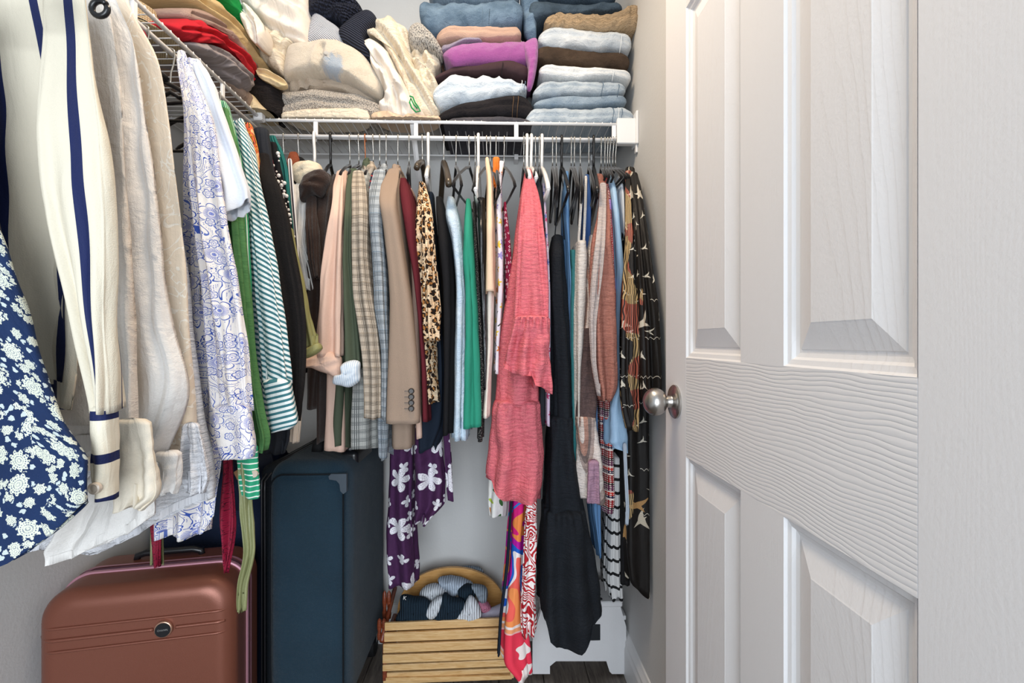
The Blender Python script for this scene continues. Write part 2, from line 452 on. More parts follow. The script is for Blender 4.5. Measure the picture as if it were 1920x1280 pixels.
def folded(name, xl, xr, top, bot, Yf, Yb, mt, parent=None, seed=0, layers=2, amp=0.004, nx=70, n=52, groove=0.10, yskew=0.0, freq=60, zmin=1.692, endr=0.10):
    """garment folded flat with its rounded fold towards the room; top / bot are y pixels or lists of (x, y)"""
    def pr(t_, x_):
        if isinstance(t_, (int, float)): return np.full_like(x_, float(t_))
        t_ = sorted(t_); return np.interp(x_, [q[0] for q in t_], [q[1] for q in t_])
    xs_ = xl + (xr - xl) * (0.5 - 0.5 * np.cos(np.linspace(0.02, 1, nx) * PI * 0.98 + 0.0))
    tp = smooth1(pr(top, xs_), 2); bt = smooth1(pr(bot, xs_), 2)
    s = (xs_ - xl) / (xr - xl)
    endf = np.clip(np.minimum(s, 1 - s) / endr, 0.0, 1) ; endf = np.sqrt(1 - (1 - endf) ** 2); endf = 0.25 + 0.75 * endf
    a = np.linspace(0, 2 * PI, n + 1)[:-1] + PI / 2 * 0 
    P = np.zeros((nx, n, 3)); UVu = np.zeros((nx, n + 1, 2))
    rng = np.random.RandomState(seed + 5); ph = rng.rand(6) * 6.28
    for i in range(nx):
        X, _, zt = at_y(xs_[i], tp[i], Yf + 0.01); _, _, zb = at_y(xs_[i], bt[i], Yf + 0.01)
        zc = (zt + zb) / 2; hz = max((zt - zb) / 2, 0.003) * endf[i]
        yf = Yf + yskew * s[i] + (1 - endf[i]) * 0.03 + 0.006 * math.sin(ph[0] + 5 * s[i]); yc = (yf + Yb) / 2; hy = (Yb - yf) / 2
        ca, sa = np.cos(a), np.sin(a)
        y = -np.sign(ca) * np.abs(ca) ** (0.55); zz = np.sign(sa) * np.abs(sa) ** 0.8
        # real fold: round nose of radius hz
        nose = np.clip((hy - hz) / hy, 0.2, 0.98)
        yy = yc + np.where(y < 0, -(hy - hz) * np.clip(-y / nose, 0, 1) - hz * np.sqrt(np.clip(1 - zz ** 2, 0, 1)) * (ca > 0), hy * y)
        zv = zc + hz * zz
        g = np.zeros(n)
        if layers > 1:
            for k in range(1, layers):
                lv = -1 + 2 * k / layers + 0.10 * math.sin(ph[k % 6] + 4 * s[i])
                g += np.exp(-((zz - lv) / 0.10) ** 2)
        yy = yy + g * hz * groove * 4 * (ca > 0)
        P[i, :, 0] = X; P[i, :, 1] = yy; P[i, :, 2] = zv
        UVu[i, :n, 0] = X; UVu[i, :n, 1] = np.where(ca > 0, zz * hz * 1.5, zz * hz + (yy - yf)); UVu[i, n] = UVu[i, 0]
    D = wrinkle(P[:, :, 0], P[:, :, 2] + P[:, :, 1] * 0.6, seed, freq, 1.1 if seed % 2 else 0.5)
    P[:, :, 1] -= D * amp * (np.cos(a) > 0)[None]
    P[:, :, 2] += D * amp * 0.5 + 0.3 * amp * np.sin(P[:, :, 0] * 45 + ph[3])
    P[:, :, 2] = np.maximum(P[:, :, 2], zmin)
    UVu[:, :, 1] += 0.0
    V, F, U = grid(P, UVu)
    F = F.tolist(); U = list(map(tuple, U))
    F.append(list(range(n))); U += [tuple(UVu[0, j]) for j in range(n)]
    k = (nx - 1) * n; F.append([k + j for j in range(n)]); U += [tuple(UVu[-1, j]) for j in range(n)]
    return link_mesh(name, V, F, mt, parent, U)
def fold_seam(par, px, top, bot, Yf, m, name='seam', r=0.0011):
    zt, zb = at_y(px, top, Yf)[2], at_y(px, bot, Yf)[2]; X = at_y(px, top, Yf)[0]; hz = (zt - zb) / 2; zc = (zt + zb) / 2
    pts = [(X + 0.002 * math.sin(a * 2), Yf + hz - (hz + 0.0022) * math.cos(a), zc + (hz + 0.001) * math.sin(a)) for a in np.linspace(-1.2, 1.2, 12)]
    return MB().tube(pts, r, 6).build(name, m, par, True)
def soft_box(name, x0, x1, y0, y1, z0, z1, r, mt, parent=None, n=6, amp=0.0, seed=0, rt=None, rot=0.0):
    """rounded box built as a subdivided cube pulled onto a rounded-box surface"""
    N = 18; V = []; F = []
    L = np.array([x1 - x0, y1 - y0, z1 - z0]) / 2; C0 = np.array([x0 + x1, y0 + y1, z0 + z1]) / 2
    def axis_samples(h):
        inner = h - r
        aa = np.linspace(0, 1, n + 1)
        e_ = -h + r * (1 - np.cos(aa * PI / 2)) if False else -h + r * aa
        mid = np.linspace(-inner, inner, N)[1:-1]
        return np.concatenate([e_, mid, -e_[::-1]])
    S_ = [axis_samples(h) for h in L]
    k = 0
    for ax in range(3):
        b_, c_ = [(1, 2), (2, 0), (0, 1)][ax]
        for sg in (-1, 1):
            B, Cc = np.meshgrid(S_[b_], S_[c_], indexing='ij')
            P = np.zeros(B.shape + (3,)); P[..., ax] = sg * L[ax]; P[..., b_] = B; P[..., c_] = Cc
            core = np.clip(P, -(L - r), L - r); d = P - core
            # cube-to-sphere mapping with angles
            q = d / r
            th = np.tan(np.clip(q, -1, 1) * PI / 4)
            nn = np.linalg.norm(th, axis=-1, keepdims=True) + 1e-9
            P = core + th / nn * r
            sh = B.shape; I = np.arange(sh[0] * sh[1]).reshape(sh) + k
            f = np.stack([I[:-1, :-1], I[1:, :-1], I[1:, 1:], I[:-1, 1:]], -1).reshape(-1, 4)
            if sg < 0: f = f[:, ::-1]
            V.append(P.reshape(-1, 3)); F.append(f); k += sh[0] * sh[1]
    V = np.concatenate(V); F = np.concatenate(F)
    # weld
    key = np.round(V, 5); _, ui, inv = np.unique(key, axis=0, return_index=True, return_inverse=True)
    inv = inv.ravel(); V = V[ui]; F = inv[F]
    F = [list(dict.fromkeys(f)) for f in F.tolist()]; F = [f for f in F if len(f) > 2]
    if amp:
        D = wrinkle(V[:, 0] + V[:, 1], V[:, 2], seed, 20, 0.3); nrm = V / (np.linalg.norm(V, axis=1)[:, None] + 1e-9); V = V + nrm * (D * amp)[:, None]
    if rot:
        cr, sr = math.cos(rot), math.sin(rot)
        V = np.stack([V[:, 0] * cr - V[:, 1] * sr, V[:, 0] * sr + V[:, 1] * cr, V[:, 2]], 1)
    V = V + C0
    U = []
    for f in F:
        for i in f: U.append((V[i][0] + V[i][1], V[i][2]))
    return link_mesh(name, V, F, mt, parent, U)
# ============================================================ THE SETTING
XR, XL, YB, ZC = 0.413, -0.975, 1.75, 2.44
def wallb(ctx): return noise(ctx[0], 120, 3, 0.6) * 1.0 + noise(ctx[0], 14, 2) * 0.3
m_wall = mat('painted_wall', plain('#cfcfce', 0.02), 0.75, wallb, 0.0005, obj_coords=True, spec=0.2)
m_ceil = mat('ceiling_paint', c('#e6e4e0'), 0.9, wallb, 0.002, obj_coords=True)
m_trim = mat('trim_paint', c('#e2e2e2'), 0.45, None, spec=0.4)
def struct(mb, name, m):
    o = mb.build(name, m); o['kind'] = 'structure'; return o
struct(MB().box(XL - 0.1, XR + 0.1, YB, YB + 0.1, 0, ZC), 'wall_back', m_wall)
struct(MB().box(XL - 0.1, XL, -0.35, YB, 0, ZC), 'wall_left', m_wall)
struct(MB().box(XR, XR + 0.1, 0.27, YB, 0, ZC), 'wall_right', m_wall)
struct(MB().box(XL - 0.1, XR + 0.1, 0.24, YB + 0.1, ZC, ZC + 0.08), 'ceiling', m_ceil)
# floor of grey-brown boards
def plankc(ctx):
    uvv, u, v, _ = ctx
    g = noise(vec(u * 14, v * 1.4), 6, 5, 0.65, 0.8)
    return mixc(mapr(g, 0.3, 0.7), c('#39332f'), c('#6f665e'))
def plankc2(ctx):
    uvv, u, v, _ = ctx
    g = noise(vec(u * 14 + 9.0, v * 1.4), 6, 5, 0.65, 0.8)
    return mixc(mapr(g, 0.3, 0.7), c('#423b37'), c('#7c7268'))
m_pl = [mat('plank_a', plankc, 0.5, lambda x: noise(vec(x[1] * 16, x[2] * 2), 6, 4), 0.002, spec=0.4), mat('plank_b', plankc2, 0.5, lambda x: noise(vec(x[1] * 16, x[2] * 2), 6, 4), 0.002, spec=0.4)]
fl = MB().box(XL, 1.6, -2.2, YB, -0.05, -0.0125).build('floor', m_pl[0]); fl['kind'] = 'structure'; WL[fl.name] = WL['floor']
rnd = random.Random(4)
x = XL; k = 0
while x < 1.55:
    y = -2.2 + rnd.random() * 0.8 - 0.8
    while y < YB:
        y1 = min(y + 1.2, YB); y0 = max(y, -2.2)
        if y1 - y0 > 0.05:
            mb = MB().box(x + 0.001, min(x + 0.139, 1.6), y0 + 0.001, y1 - 0.001, -0.012, 0, 0.0012)
            mb.U = [(0, 0)] * len(mb.U); o = None
            U = []
            for f in mb.F:
                for i in f: U.append((mb.V[i][0] + k * 0.37, mb.V[i][1]))
            mb.U = U
            mb.build('plank', m_pl[k % 2], fl); k += 1
        y += 1.2
    x += 0.14
prof = [(0, 0), (0.014, 0), (0.014, 0.085), (0.011, 0.097), (0.011, 0.108), (0.006, 0.122), (0.004, 0.131), (0, 0.133)]
struct(MB().prism(prof, lambda a, b, d: (XR - a, d, b), 0.30, YB), 'baseboard_right', m_trim)
struct(MB().prism(prof, lambda a, b, d: (d, YB - a, b), XL, XR - 0.014), 'baseboard_back', m_trim)
struct(MB().prism(prof, lambda a, b, d: (XL + a, d, b), -0.35, YB - 0.014), 'baseboard_left', m_trim)

# ------------------------------------------------------------ door, moulded six-panel
DX = 0.350
def grain_h(ctx):
    u, v, w_ = ctx[1], ctx[2], ctx[3]
    wob = noise(vec(v * 1.2, w_ * 3.0), 3.5, 3, 0.55)
    s_ = ab(sn((w_ + wob * 0.032) * 560.0))
    return M('POWER', s_, 0.55) * 0.9 + noise(vec(v * 4, w_ * 30), 9, 3) * 0.4
def grain_v(ctx):
    u, v, w_ = ctx[1], ctx[2], ctx[3]
    wob = noise(vec(v * 5, w_ * 0.7), 3.0, 2)
    s_ = ab(sn((v + wob * 0.05) * 620.0))
    return s_ * 0.07 + noise(ctx[0], 260, 2) * 0.45
def grain_c(ctx):     # cathedral figure on the panels
    u, v, w_ = ctx[1], ctx[2], ctx[3]
    r = w_ * 0.16 + M('POWER', ab(fr(v * 4.6 + 0.05) - 0.5), 2.0) * 0.5 + noise(vec(v * 9, w_ * 2), 4, 3) * 0.02
    s_ = fr(r * 55.0)
    return M('POWER', s_, 8.0) * 0.35 + noise(ctx[0], 260, 2) * 0.5
dc = c('#e4e4e6')
md_h = mat('door_paint_rail', dc, 0.55, grain_h, 0.0005, obj_coords=True, spec=0.35)
md_v = mat('door_paint_stile', dc, 0.55, grain_v, 0.00035, obj_coords=True, spec=0.35)
md_p = mat('door_paint_panel', dc, 0.55, grain_c, 0.0005, obj_coords=True, spec=0.35)
door = thing('door_1', (DX + 0.0175, 0.655, 0.01), None, None); door['kind'] = 'structure'
DZ0, DZ1 = 0.01, 2.03
DY0, DY1 = 0.292, 1.020
ya, yb_, yc_, yd = 0.403, 0.596, 0.703, 0.909        # panel column limits
rows_z = [(0.245, 0.836), (1.020, 1.668), (1.775, 1.925)]
def dbox(n_, y0, y1, z0, z1, m, bev=0.0): 
    o = MB().box(DX, DX + 0.035, y0, y1, z0, z1, bev).build(n_, m, door); return o
dbox('stile', DY0, ya, DZ0, DZ1, md_v, 0.0008); dbox('stile', yd, DY1, DZ0, DZ1, md_v, 0.0012)
for z0, z1 in ((DZ0, 0.245), (0.836, 1.020), (1.668, 1.775), (1.925, DZ1)): dbox('rail', ya, yd, z0, z1, md_h)
for z0, z1 in rows_z: dbox('mullion', yb_, yc_, z0, z1, md_v)
def dpanel(y0, y1, z0, z1):
    rings = [(0, 0.0), (0.0025, 0.0035), (0.0085, 0.0050), (0.0115, 0.0085), (0.0165, 0.0100), (0.0205, 0.0100), (0.0215, 0.0088), (0.0500, 0.0012), (0.0515, 0.0006)]
    V = []; F = []
    for ins, d in rings: V += [(DX + d, y0 + ins, z0 + ins), (DX + d, y1 - ins, z0 + ins), (DX + d, y1 - ins, z1 - ins), (DX + d, y0 + ins, z1 - ins)]
    for i in range(len(rings) - 1):
        for k in range(4): F.append([4 * i + k, 4 * i + (k + 1) % 4, 4 * i + 4 + (k + 1) % 4, 4 * i + 4 + k])
    e = 4 * (len(rings) - 1); F.append([e, e + 1, e + 2, e + 3])
    mb = MB().add(V, F); mb.box(DX + 0.012, DX + 0.035, y0, y1, z0, z1)
    mb.build('panel', md_p, door)
for z0, z1 in rows_z: dpanel(ya, yb_, z0, z1); dpanel(yc_, yd, z0, z1)
m_ni = mat('brushed_nickel', c('#b9b6b2'), 0.27, lambda x: noise(vec(x[1] * 0.2, x[2] * 5, x[3] * 5), 180, 2), 0.0002, metal=1.0, obj_coords=True)
ky, kz = 0.963, 0.932
o = autosmooth(MB().lathe([(0.0, 0.0), (0.033, 0.0), (0.033, -0.0035), (0.030, -0.0065), (0.018, -0.0085), (0.0125, -0.0095), (0.0115, -0.012), (0.0115, -0.024), (0.0, -0.024)], (DX, ky, kz), 'x', 40).build('rosette', m_ni, door), 40); tag(o, 'round brushed nickel rose plate')
pr = [(0.0, -0.018), (0.0115, -0.018), (0.0125, -0.022)]
for i in range(13):
    t_ = math.radians(22 + i * 13.1); pr.append((0.0268 * math.sin(t_) + 0.0003, -0.0405 + 0.0235 * math.cos(t_)))
o = autosmooth(MB().lathe(pr, (DX, ky, kz), 'x', 40).build('knob', m_ni, door), 60); tag(o, 'round brushed nickel door knob')

# ------------------------------------------------------------ wire shelves with hanging rods
m_wire = mat('white_coated_wire', c('#e9e9ea'), 0.35, None, spec=0.5)
ZT, ZR = 1.690, 1.645
YR = 1.455
sh = thing('wire_shelf', (-0.28, 1.6, 1.63), 'white coated wire shelf with hanging rod along the back wall', 'shelf')
def rod(pts, r, name, parent, m=None, n=10): return MB().tube(pts, r, n).build(name, m or m_wire, parent, True)
rod([(-0.97, YR, ZT), (0.40, YR, ZT)], 0.0048, 'front_rail', sh)
rod([(-0.665, YR, ZR), (0.40, YR, ZR)], 0.0050, 'hanging_rod', sh)
rod([(-0.97, 1.705, ZT - 0.003), (0.40, 1.705, ZT - 0.003)], 0.0030, 'back_rail', sh)
rod([(-0.97, 1.575, ZT - 0.003), (0.40, 1.575, ZT - 0.003)], 0.0028, 'cross_wire', sh)
proto = None; x = -0.96
while x < 0.40:
    if proto is None:
        proto = rod([(x, YR - 0.0045, ZT - 0.001), (x, YR - 0.003, ZT + 0.0045), (x, YR + 0.006, ZT + 0.0048), (x, 1.60, ZT + 0.001), (x, 1.712, ZT + 0.001)], 0.0014, 'wire', sh, n=6); px0 = x
    else:
        o = proto.copy(); col.objects.link(o); o.location = proto.location; o.location.x = x - px0
    x += 0.0254
for px in (592, 780, 968, 1151):
    X = at_y(px, 240, YR)[0]
    MB().box(X - 0.0062, X + 0.0062, YR - 0.003, YR + 0.003, ZR - 0.004, ZT, 0.001).build('connector', m_wire, sh)
b = MB().box(0.352, XR - 0.001, YR - 0.011, YR + 0.013, ZR - 0.014, ZT + 0.016, 0.0025).build('end_bracket', m_wire, sh)
MB().box(XR - 0.008, XR - 0.0005, YR - 0.022, YR + 0.03, ZR - 0.018, ZT + 0.034, 0.002).box(XR - 0.006, XR - 0.0005, YR - 0.012, YR + 0.004, ZR - 0.040, ZR - 0.016, 0.001).build('wall_plate', m_wire, b)
for i in range(3): pass
X = at_y(773, 236, YR)[0]
st = MB(); p0 = np.array([X, YR + 0.004, ZT - 0.005]); p1 = np.array([X, YB - 0.004, ZT - 0.300])
st.tube([p0, p1, p1 + [0, 0, -0.05]], 0.0075, 4, flat=0.55); st.build('support_brace', m_wire, sh)
MB().box(X - 0.008, X + 0.008, YB - 0.006, YB - 0.0005, ZT - 0.36, ZT - 0.27, 0.001).build('wall_clip', m_wire, sh)
for px in (968, 1111):
    X = at_y(px, 297, 1.705)[0]; MB().box(X - 0.007, X + 0.007, 1.70, YB, ZT - 0.016, ZT + 0.004, 0.001).build('wall_clip', m_wire, sh)

sl = thing('wire_shelf', (-0.82, 0.7, 1.63), 'white coated wire shelf with hanging rod along the left wall', 'shelf')
XS = -0.680
rod([(XS, 0.05, ZT), (XS, YR - 0.012, ZT)], 0.0048, 'front_rail', sl)
rod([(XS + 0.008, 0.05, ZR), (XS + 0.008, YR - 0.012, ZR)], 0.0050, 'hanging_rod', sl)
rod([(-0.945, 0.05, ZT - 0.003), (-0.945, YR - 0.012, ZT - 0.003)], 0.0030, 'back_rail', sl)
rod([(-0.81, 0.05, ZT - 0.003), (-0.81, YR - 0.012, ZT - 0.003)], 0.0028, 'cross_wire', sl)
y = 0.06; proto = None
while y < YR - 0.02:
    if proto is None:
        proto = rod([(XS + 0.0045, y, ZT - 0.001), (XS + 0.003, y, ZT + 0.0045), (XS - 0.006, y, ZT + 0.0048), (-0.82, y, ZT + 0.001), (-0.95, y, ZT + 0.001)], 0.0014, 'wire', sl, n=6); py0 = y
    else:
        o = proto.copy(); col.objects.link(o); o.location.y = y - py0
    y += 0.0254
for y in (0.35, 0.65, 0.95, 1.25):
    MB().box(XS - 0.003, XS + 0.003, y - 0.0062, y + 0.0062, ZR, ZT, 0.001).build('connector', m_wire, sl)
MB().box(XS - 0.012, XS + 0.014, YR - 0.030, YR - 0.006, ZT - 0.012, ZT + 0.012, 0.003).build('corner_bracket', m_wire, sl)
MB().tube([(XS - 0.004, 0.95, ZT - 0.005), (XL + 0.004, 0.95, ZT - 0.30)], 0.0075, 4, flat=0.55).build('support_brace', m_wire, sl)
# ============================================================ THINGS ON THE FLOOR
m_black = mat('black_plastic', c('#15161a'), 0.3, None, spec=0.5)
m_rub = mat('rubber', c('#1a1a1c'), 0.7, None)
# ---- copper hard-shell suitcase
m_cop = mat('copper_shell', plain('#824e3e', 0.03), 0.33, lambda x: noise(x[0], 900, 1) * 0.5, 0.0004, metal=0.35, spec=0.5)
m_rose = mat('rose_trim', c('#c48fa0'), 0.38, None, metal=0.3, spec=0.5)
m_zip = mat('zip_tape', c('#8c6472'), 0.8, lambda x: ab(sn(x[2] * 900)), 0.001)
ang = 0.20
cs_c, cs_s = math.cos(ang), math.sin(ang)
# local frame: origin = bottom centre; u along face, v depth
fx, fy = -0.762, 1.075
cs = thing('suitcase', (fx, fy + 0.10, 0), 'copper hard-shell cabin suitcase with grooved band standing in the left corner', 'suitcase')
def shell(name, v0, v1, mt, inset, r, zt=0.530, zb=0.045, band=False, xw=0.186):
    nx, nz = 60, 60
    # cross-section rounded rect in u-z, profile along v with rounded nose
    L = []; n = 120
    hz = (zt - zb) / 2; zc = (zt + zb) / 2
    a = np.linspace(0, 2 * PI, n, endpoint=False)
    def rr(hu, hzz, rad):
        pts = []
        for sx_, sy_, a0 in ((1, 1, 0), (-1, 1, PI / 2), (-1, -1, PI), (1, -1, 3 * PI / 2)):
            for i in range(13):
                t_ = a0 + i / 12 * PI / 2; pts.append((sx_ * (hu - rad) + rad * math.cos(t_), sy_ * (hzz - rad) + rad * math.sin(t_)))
        # densify
        P = np.array(pts); d = np.hypot(*(np.roll(P, -1, 0) - P).T); cum = np.concatenate([[0], np.cumsum(d)]); s_ = np.linspace(0, cum[-1], 200, endpoint=False)
        return np.stack([np.interp(s_, cum, np.append(P[:, 0], P[0, 0])), np.interp(s_, cum, np.append(P[:, 1], P[0, 1]))], 1)
    secs = []
    sg = 1 if v1 > v0 else -1; D = abs(v1 - v0)
    for i in range(9):                       # rounded edge at v0
        t_ = i / 8 * PI / 2; ins = r * (1 - math.sin(t_)); vv = v0 + sg * r * (1 - math.cos(t_)); secs.append((ins, vv))
    secs.append((0, v1))
    rings = []
    for ins, vv in secs:
        P = rr(xw - inset - ins, hz - inset - ins, max(0.062 - ins * 0.5, 0.02)); rings.append((P, vv))
    # face field rings towards the centre
    P0, vv0 = rings[0]
    inner = []
    for s_ in np.linspace(0.04, 1, 26)[:-1]: inner.append((P0 * s_, vv0))
    allr = inner + rings
    G = np.zeros((len(allr), 200, 3))
    for i, (P, vv) in enumerate(allr):
        v_ = np.full(200, vv)
        if band:
            z_ = P[:, 1] + zc
            for zz_, hh, dp in ((0.461, 0.0035, 0.0035), (0.435, 0.005, -0.0035), (0.409, 0.0035, 0.0035)):
                v_ += sg * dp * np.exp(-((z_ - zz_) / hh) ** 2)
            v_ -= sg * 0.0022 * ((z_ > 0.409) & (z_ < 0.461))
        G[i, :, 0] = P[:, 0]; G[i, :, 1] = v_; G[i, :, 2] = P[:, 1] + zc
    W = G.copy(); W[..., 0] = fx + G[..., 0] * cs_c - G[..., 1] * cs_s; W[..., 1] = fy + G[..., 0] * cs_s + G[..., 1] * cs_c
    UV = np.stack([G[..., 0], G[..., 2]], -1); UV = np.concatenate([UV, UV[:, :1]], 1)
    V, F, U = grid(W, UV); F = F.tolist(); U = list(map(tuple, U)); F.append(list(range(200))); U += [tuple(UV[0, j]) for j in range(200)]
    return link_mesh(name, V, F, mt, cs, U)
# finer grid across the band needs a dense face: use a plain tessellated front plate
shell('front_shell', 0.0, 0.098, m_cop, 0, 0.034)
shell('back_shell', 0.215, 0.118, m_cop, 0, 0.034)
shell('zip_band', 0.096, 0.120, m_zip, 0.006, 0.004)
shell('frame_trim', 0.090, 0.100, m_rose, -0.0035, 0.003); shell('frame_trim', 0.126, 0.116, m_rose, -0.0035, 0.003)
def cl(u, v, z): return (fx + u * cs_c - v * cs_s, fy + u * cs_s + v * cs_c, z)
# raised ribs of the band
def rib(z, h, u0, u1, d=0.004):
    pts = [cl(u, -0.0005 if abs(u) < 0.15 else -0.0005 + 0.034 * ((abs(u) - 0.15) / 0.036) ** 2 * 0.9, z) for u in np.linspace(u0, u1, 40)]
    return MB().tube(pts, h, 8, flat=1.0, flatdir=(0, 0, 1)).build('rib', m_cop, cs, True)
for z, h, u0, u1 in ((0.460, 0.0030, -0.186, 0.178), (0.436, 0.0038, -0.184, 0.030), (0.436, 0.0038, 0.072, 0.166), (0.412, 0.0030, -0.186, 0.178)): rib(z, h, u0, u1)
bd = MB().lathe([(0, 0.0), (0.0175, 0.0), (0.0175, -0.006), (0.0155, -0.007), (0, -0.007)], (0, 0, 0), 'y', 32)
bd.V = [cl(0.050 + x_, y_ , 0.436 + z_) for x_, y_, z_ in bd.V]
badge = bd.build('badge', mat('badge_rim', c('#c9a08a'), 0.3, None, metal=0.8), cs, True)
bd = MB().lathe([(0, -0.0068), (0.0150, -0.0068), (0.0148, -0.0085), (0, -0.0085)], (0, 0, 0), 'y', 32)
bd.V = [cl(0.050 + x_, y_, 0.436 + z_) for x_, y_, z_ in bd.V]; bd.build('badge_face', m_black, badge, False)
def text(name, s, size, mt, parent, loc, rot, ext=0.0004):
    cu = bpy.data.curves.new(name, 'FONT'); cu.body = s; cu.size = size; cu.extrude = ext; cu.align_x = 'CENTER'; cu.align_y = 'CENTER'
    tmp = bpy.data.objects.new(name, cu); dg = bpy.context.evaluated_depsgraph_get(); col.objects.link(tmp); dg.update()
    me = bpy.data.meshes.new_from_object(tmp.evaluated_get(dg)); bpy.data.objects.remove(tmp)
    me.materials.clear(); me.materials.append(mt)
    o = bpy.data.objects.new(name, me); col.objects.link(o); o.rotation_euler = rot
    b = WL[parent.name]; o.parent = parent; o.location = (loc[0] - b[0], loc[1] - b[1], loc[2] - b[2]); WL[o.name] = b
    return o
m_wt = mat('white_print', c('#dcdcda'), 0.6, None)
text('lettering', 'CHAMPS', 0.0052, mat('grey_print', c('#8a8a88'), 0.5, None), badge, cl(0.050, -0.0088, 0.436), (PI / 2, 0, ang))
lb = MB().box(-0.010, 0.010, -0.002, 0, 0.392, 0.440, 0.001); lb.V = [cl(0.172 + x_, 0.028 + y_ , z_+0.012) for x_, y_, z_ in lb.V]
lab = lb.build('side_label', mat('label_black', c('#1c1c1f'), 0.6, None), cs); text('lettering', 'CHAMPS', 0.0125, m_wt, lab, cl(0.172, 0.0255, 0.428), (PI / 2, -PI / 2, ang))
for u in (-0.13, 0.13):
    for v in (0.04, 0.18):
        wb = MB().lathe([(0, -0.011), (0.021, -0.011), (0.0225, -0.006), (0.0225, 0.006), (0.021, 0.011), (0, 0.011)], (0, 0, 0), 'x', 20)
        wb.V = [cl(u + x_, v + y_, 0.0225 + z_) for x_, y_, z_ in wb.V]; o = wb.build('wheel', m_rub, cs, False); autosmooth(o)
        fb = MB().box(u - 0.022, u + 0.022, v - 0.02, v + 0.02, 0.030, 0.066, 0.006); fb.V = [cl(*q) for q in fb.V]; fb.build('wheel_housing', m_black, cs)
hb = MB(); hb.tube([cl(u, 0.155, z) for u, z in ((-0.07, 0.523), (-0.068, 0.538), (-0.05, 0.543), (0.05, 0.543), (0.068, 0.538), (0.07, 0.523))], 0.008, 8); hb.build('carry_handle', m_black, cs, True)

# ---- big black soft suitcase
def nyl(ctx):
    uvv, u, v, _ = ctx
    return noise(uvv, 14, 3) * 1.2 + noise(uvv, 900, 0) * 0.5
def nylc(ctx): return mixc(noise(ctx[0], 260, 2, 0.8) * 0.55 + noise(ctx[0], 8, 3) * 0.45, c('#10222e'), c('#254254'))
m_ny = mat('dark_nylon', nylc, 0.82, nyl, 0.003, sheen=0.15)
m_ny2 = mat('dark_nylon_trim', c('#0c151d'), 0.7, lambda x: ab(sn(x[2] * 1500)), 0.001)
bs = thing('suitcase', (-0.508, 1.51, 0), 'large soft dark navy-black suitcase standing upright beside the copper one', 'suitcase')
bx0, bx1, by0, by1, bz0, bz1 = -0.632, -0.384, 1.300, 1.735, 0.075, 0.735
soft_box('body', bx0 + 0.028, bx1, by0 + 0.004, by1, bz0, bz1, 0.05, m_ny, bs, amp=0.003)
# front cover panel with piping, expansion gusset with two zips on the left
def rrect(x0_, x1_, z0_, z1_, r_, y_, k=8):
    pts = []
    for cx_, cz_, a0 in ((x1_ - r_, z1_ - r_, 0), (x0_ + r_, z1_ - r_, PI / 2), (x0_ + r_, z0_ + r_, PI), (x1_ - r_, z0_ + r_, 1.5 * PI)):
        for i in range(k + 1):
            t_ = a0 + i / k * PI / 2; pts.append((cx_ + r_ * math.cos(t_), y_, cz_ + r_ * math.sin(t_)))
    return pts
soft_box('gusset', bx0, bx0 + 0.075, by0 + 0.03, by1 - 0.02, bz0 + 0.006, bz1 - 0.012, 0.03, m_ny2, bs)
pl = rrect(bx0 + 0.045, bx1 - 0.016, bz0 + 0.02, bz1 - 0.03, 0.035, by0 + 0.002); MB().tube(pl + pl[:1], 0.0022, 6, caps=False).build('piping', m_ny2, bs, True)
for dx_, dz_ in ((0.014, 0.010), (0.026, 0.016)):
    pts = [(bx0 + dx_, by0 + 0.032 - dx_ * 0.7, z_) for z_ in np.linspace(bz0 + 0.02, bz1 - 0.05, 24)]
    pts += [(bx0 + dx_ + 0.012, by0 + 0.04, bz1 - 0.028), (bx0 + dx_ + 0.018, by0 + 0.08, bz1 - 0.014 + dz_ * 0.1), (bx0 + dx_ + 0.02, by1 - 0.06, bz1 - 0.012)]
    MB().tube(pts, 0.0028, 6).build('zip', m_black, bs, True)
# corner guards
m_gd = mat('corner_guard', c('#39444f'), 0.35, None, spec=0.5)
def guard(px, pz, sx_, sz_):
    out = [(0, 0), (0.040, 0.0), (0.046, -0.006), (0.044, -0.014), (0.026, -0.017), (0.018, -0.026), (0.016, -0.044), (0.008, -0.052), (0.0, -0.046)]
    V = [(px - sx_ * a, by0 - 0.0035, pz + sz_ * b_) for a, b_ in out]; V2 = [(x_, y_ + 0.012, z_) for x_, y_, z_ in V]
    n = len(V); F = [list(range(n)), list(range(n, 2 * n))] + [[i, (i + 1) % n, n + (i + 1) % n, n + i] for i in range(n)]
    return MB().add(V + V2, F).build('corner_guard', m_gd, bs)
guard(bx1 - 0.006, bz1 - 0.028, 1, 1); guard(bx1 - 0.006, bz0 + 0.028, 1, -1)
# telescopic handle well and grip on top (towards the aisle side)
o = soft_box('handle_well', bx1 - 0.058, bx1 - 0.006, by0 + 0.10, by0 + 0.27, bz1 - 0.045, bz1 + 0.008, 0.014, m_black, bs)
MB().tube([(bx1 - 0.034, by0 + 0.115, bz1 + 0.004), (bx1 - 0.032, by0 + 0.125, bz1 + 0.017), (bx1 - 0.032, by0 + 0.17, bz1 + 0.021), (bx1 - 0.032, by0 + 0.23, bz1 + 0.019), (bx1 - 0.034, by0 + 0.245, bz1 + 0.005)], 0.011, 10).build('pull_handle', m_black, o, True)
MB().tube([(bx0 + 0.115, by0 + 0.14, bz1 - 0.002), (bx0 + 0.115, by0 + 0.15, bz1 + 0.024), (bx0 + 0.118, by0 + 0.20, bz1 + 0.036), (bx0 + 0.118, by0 + 0.28, bz1 + 0.036), (bx0 + 0.115, by0 + 0.33, bz1 + 0.022), (bx0 + 0.115, by0 + 0.345, bz1 - 0.002)], 0.010, 10, flat=1.6, flatdir=(1, 0, 0)).build('carry_handle', m_rub, bs, True)
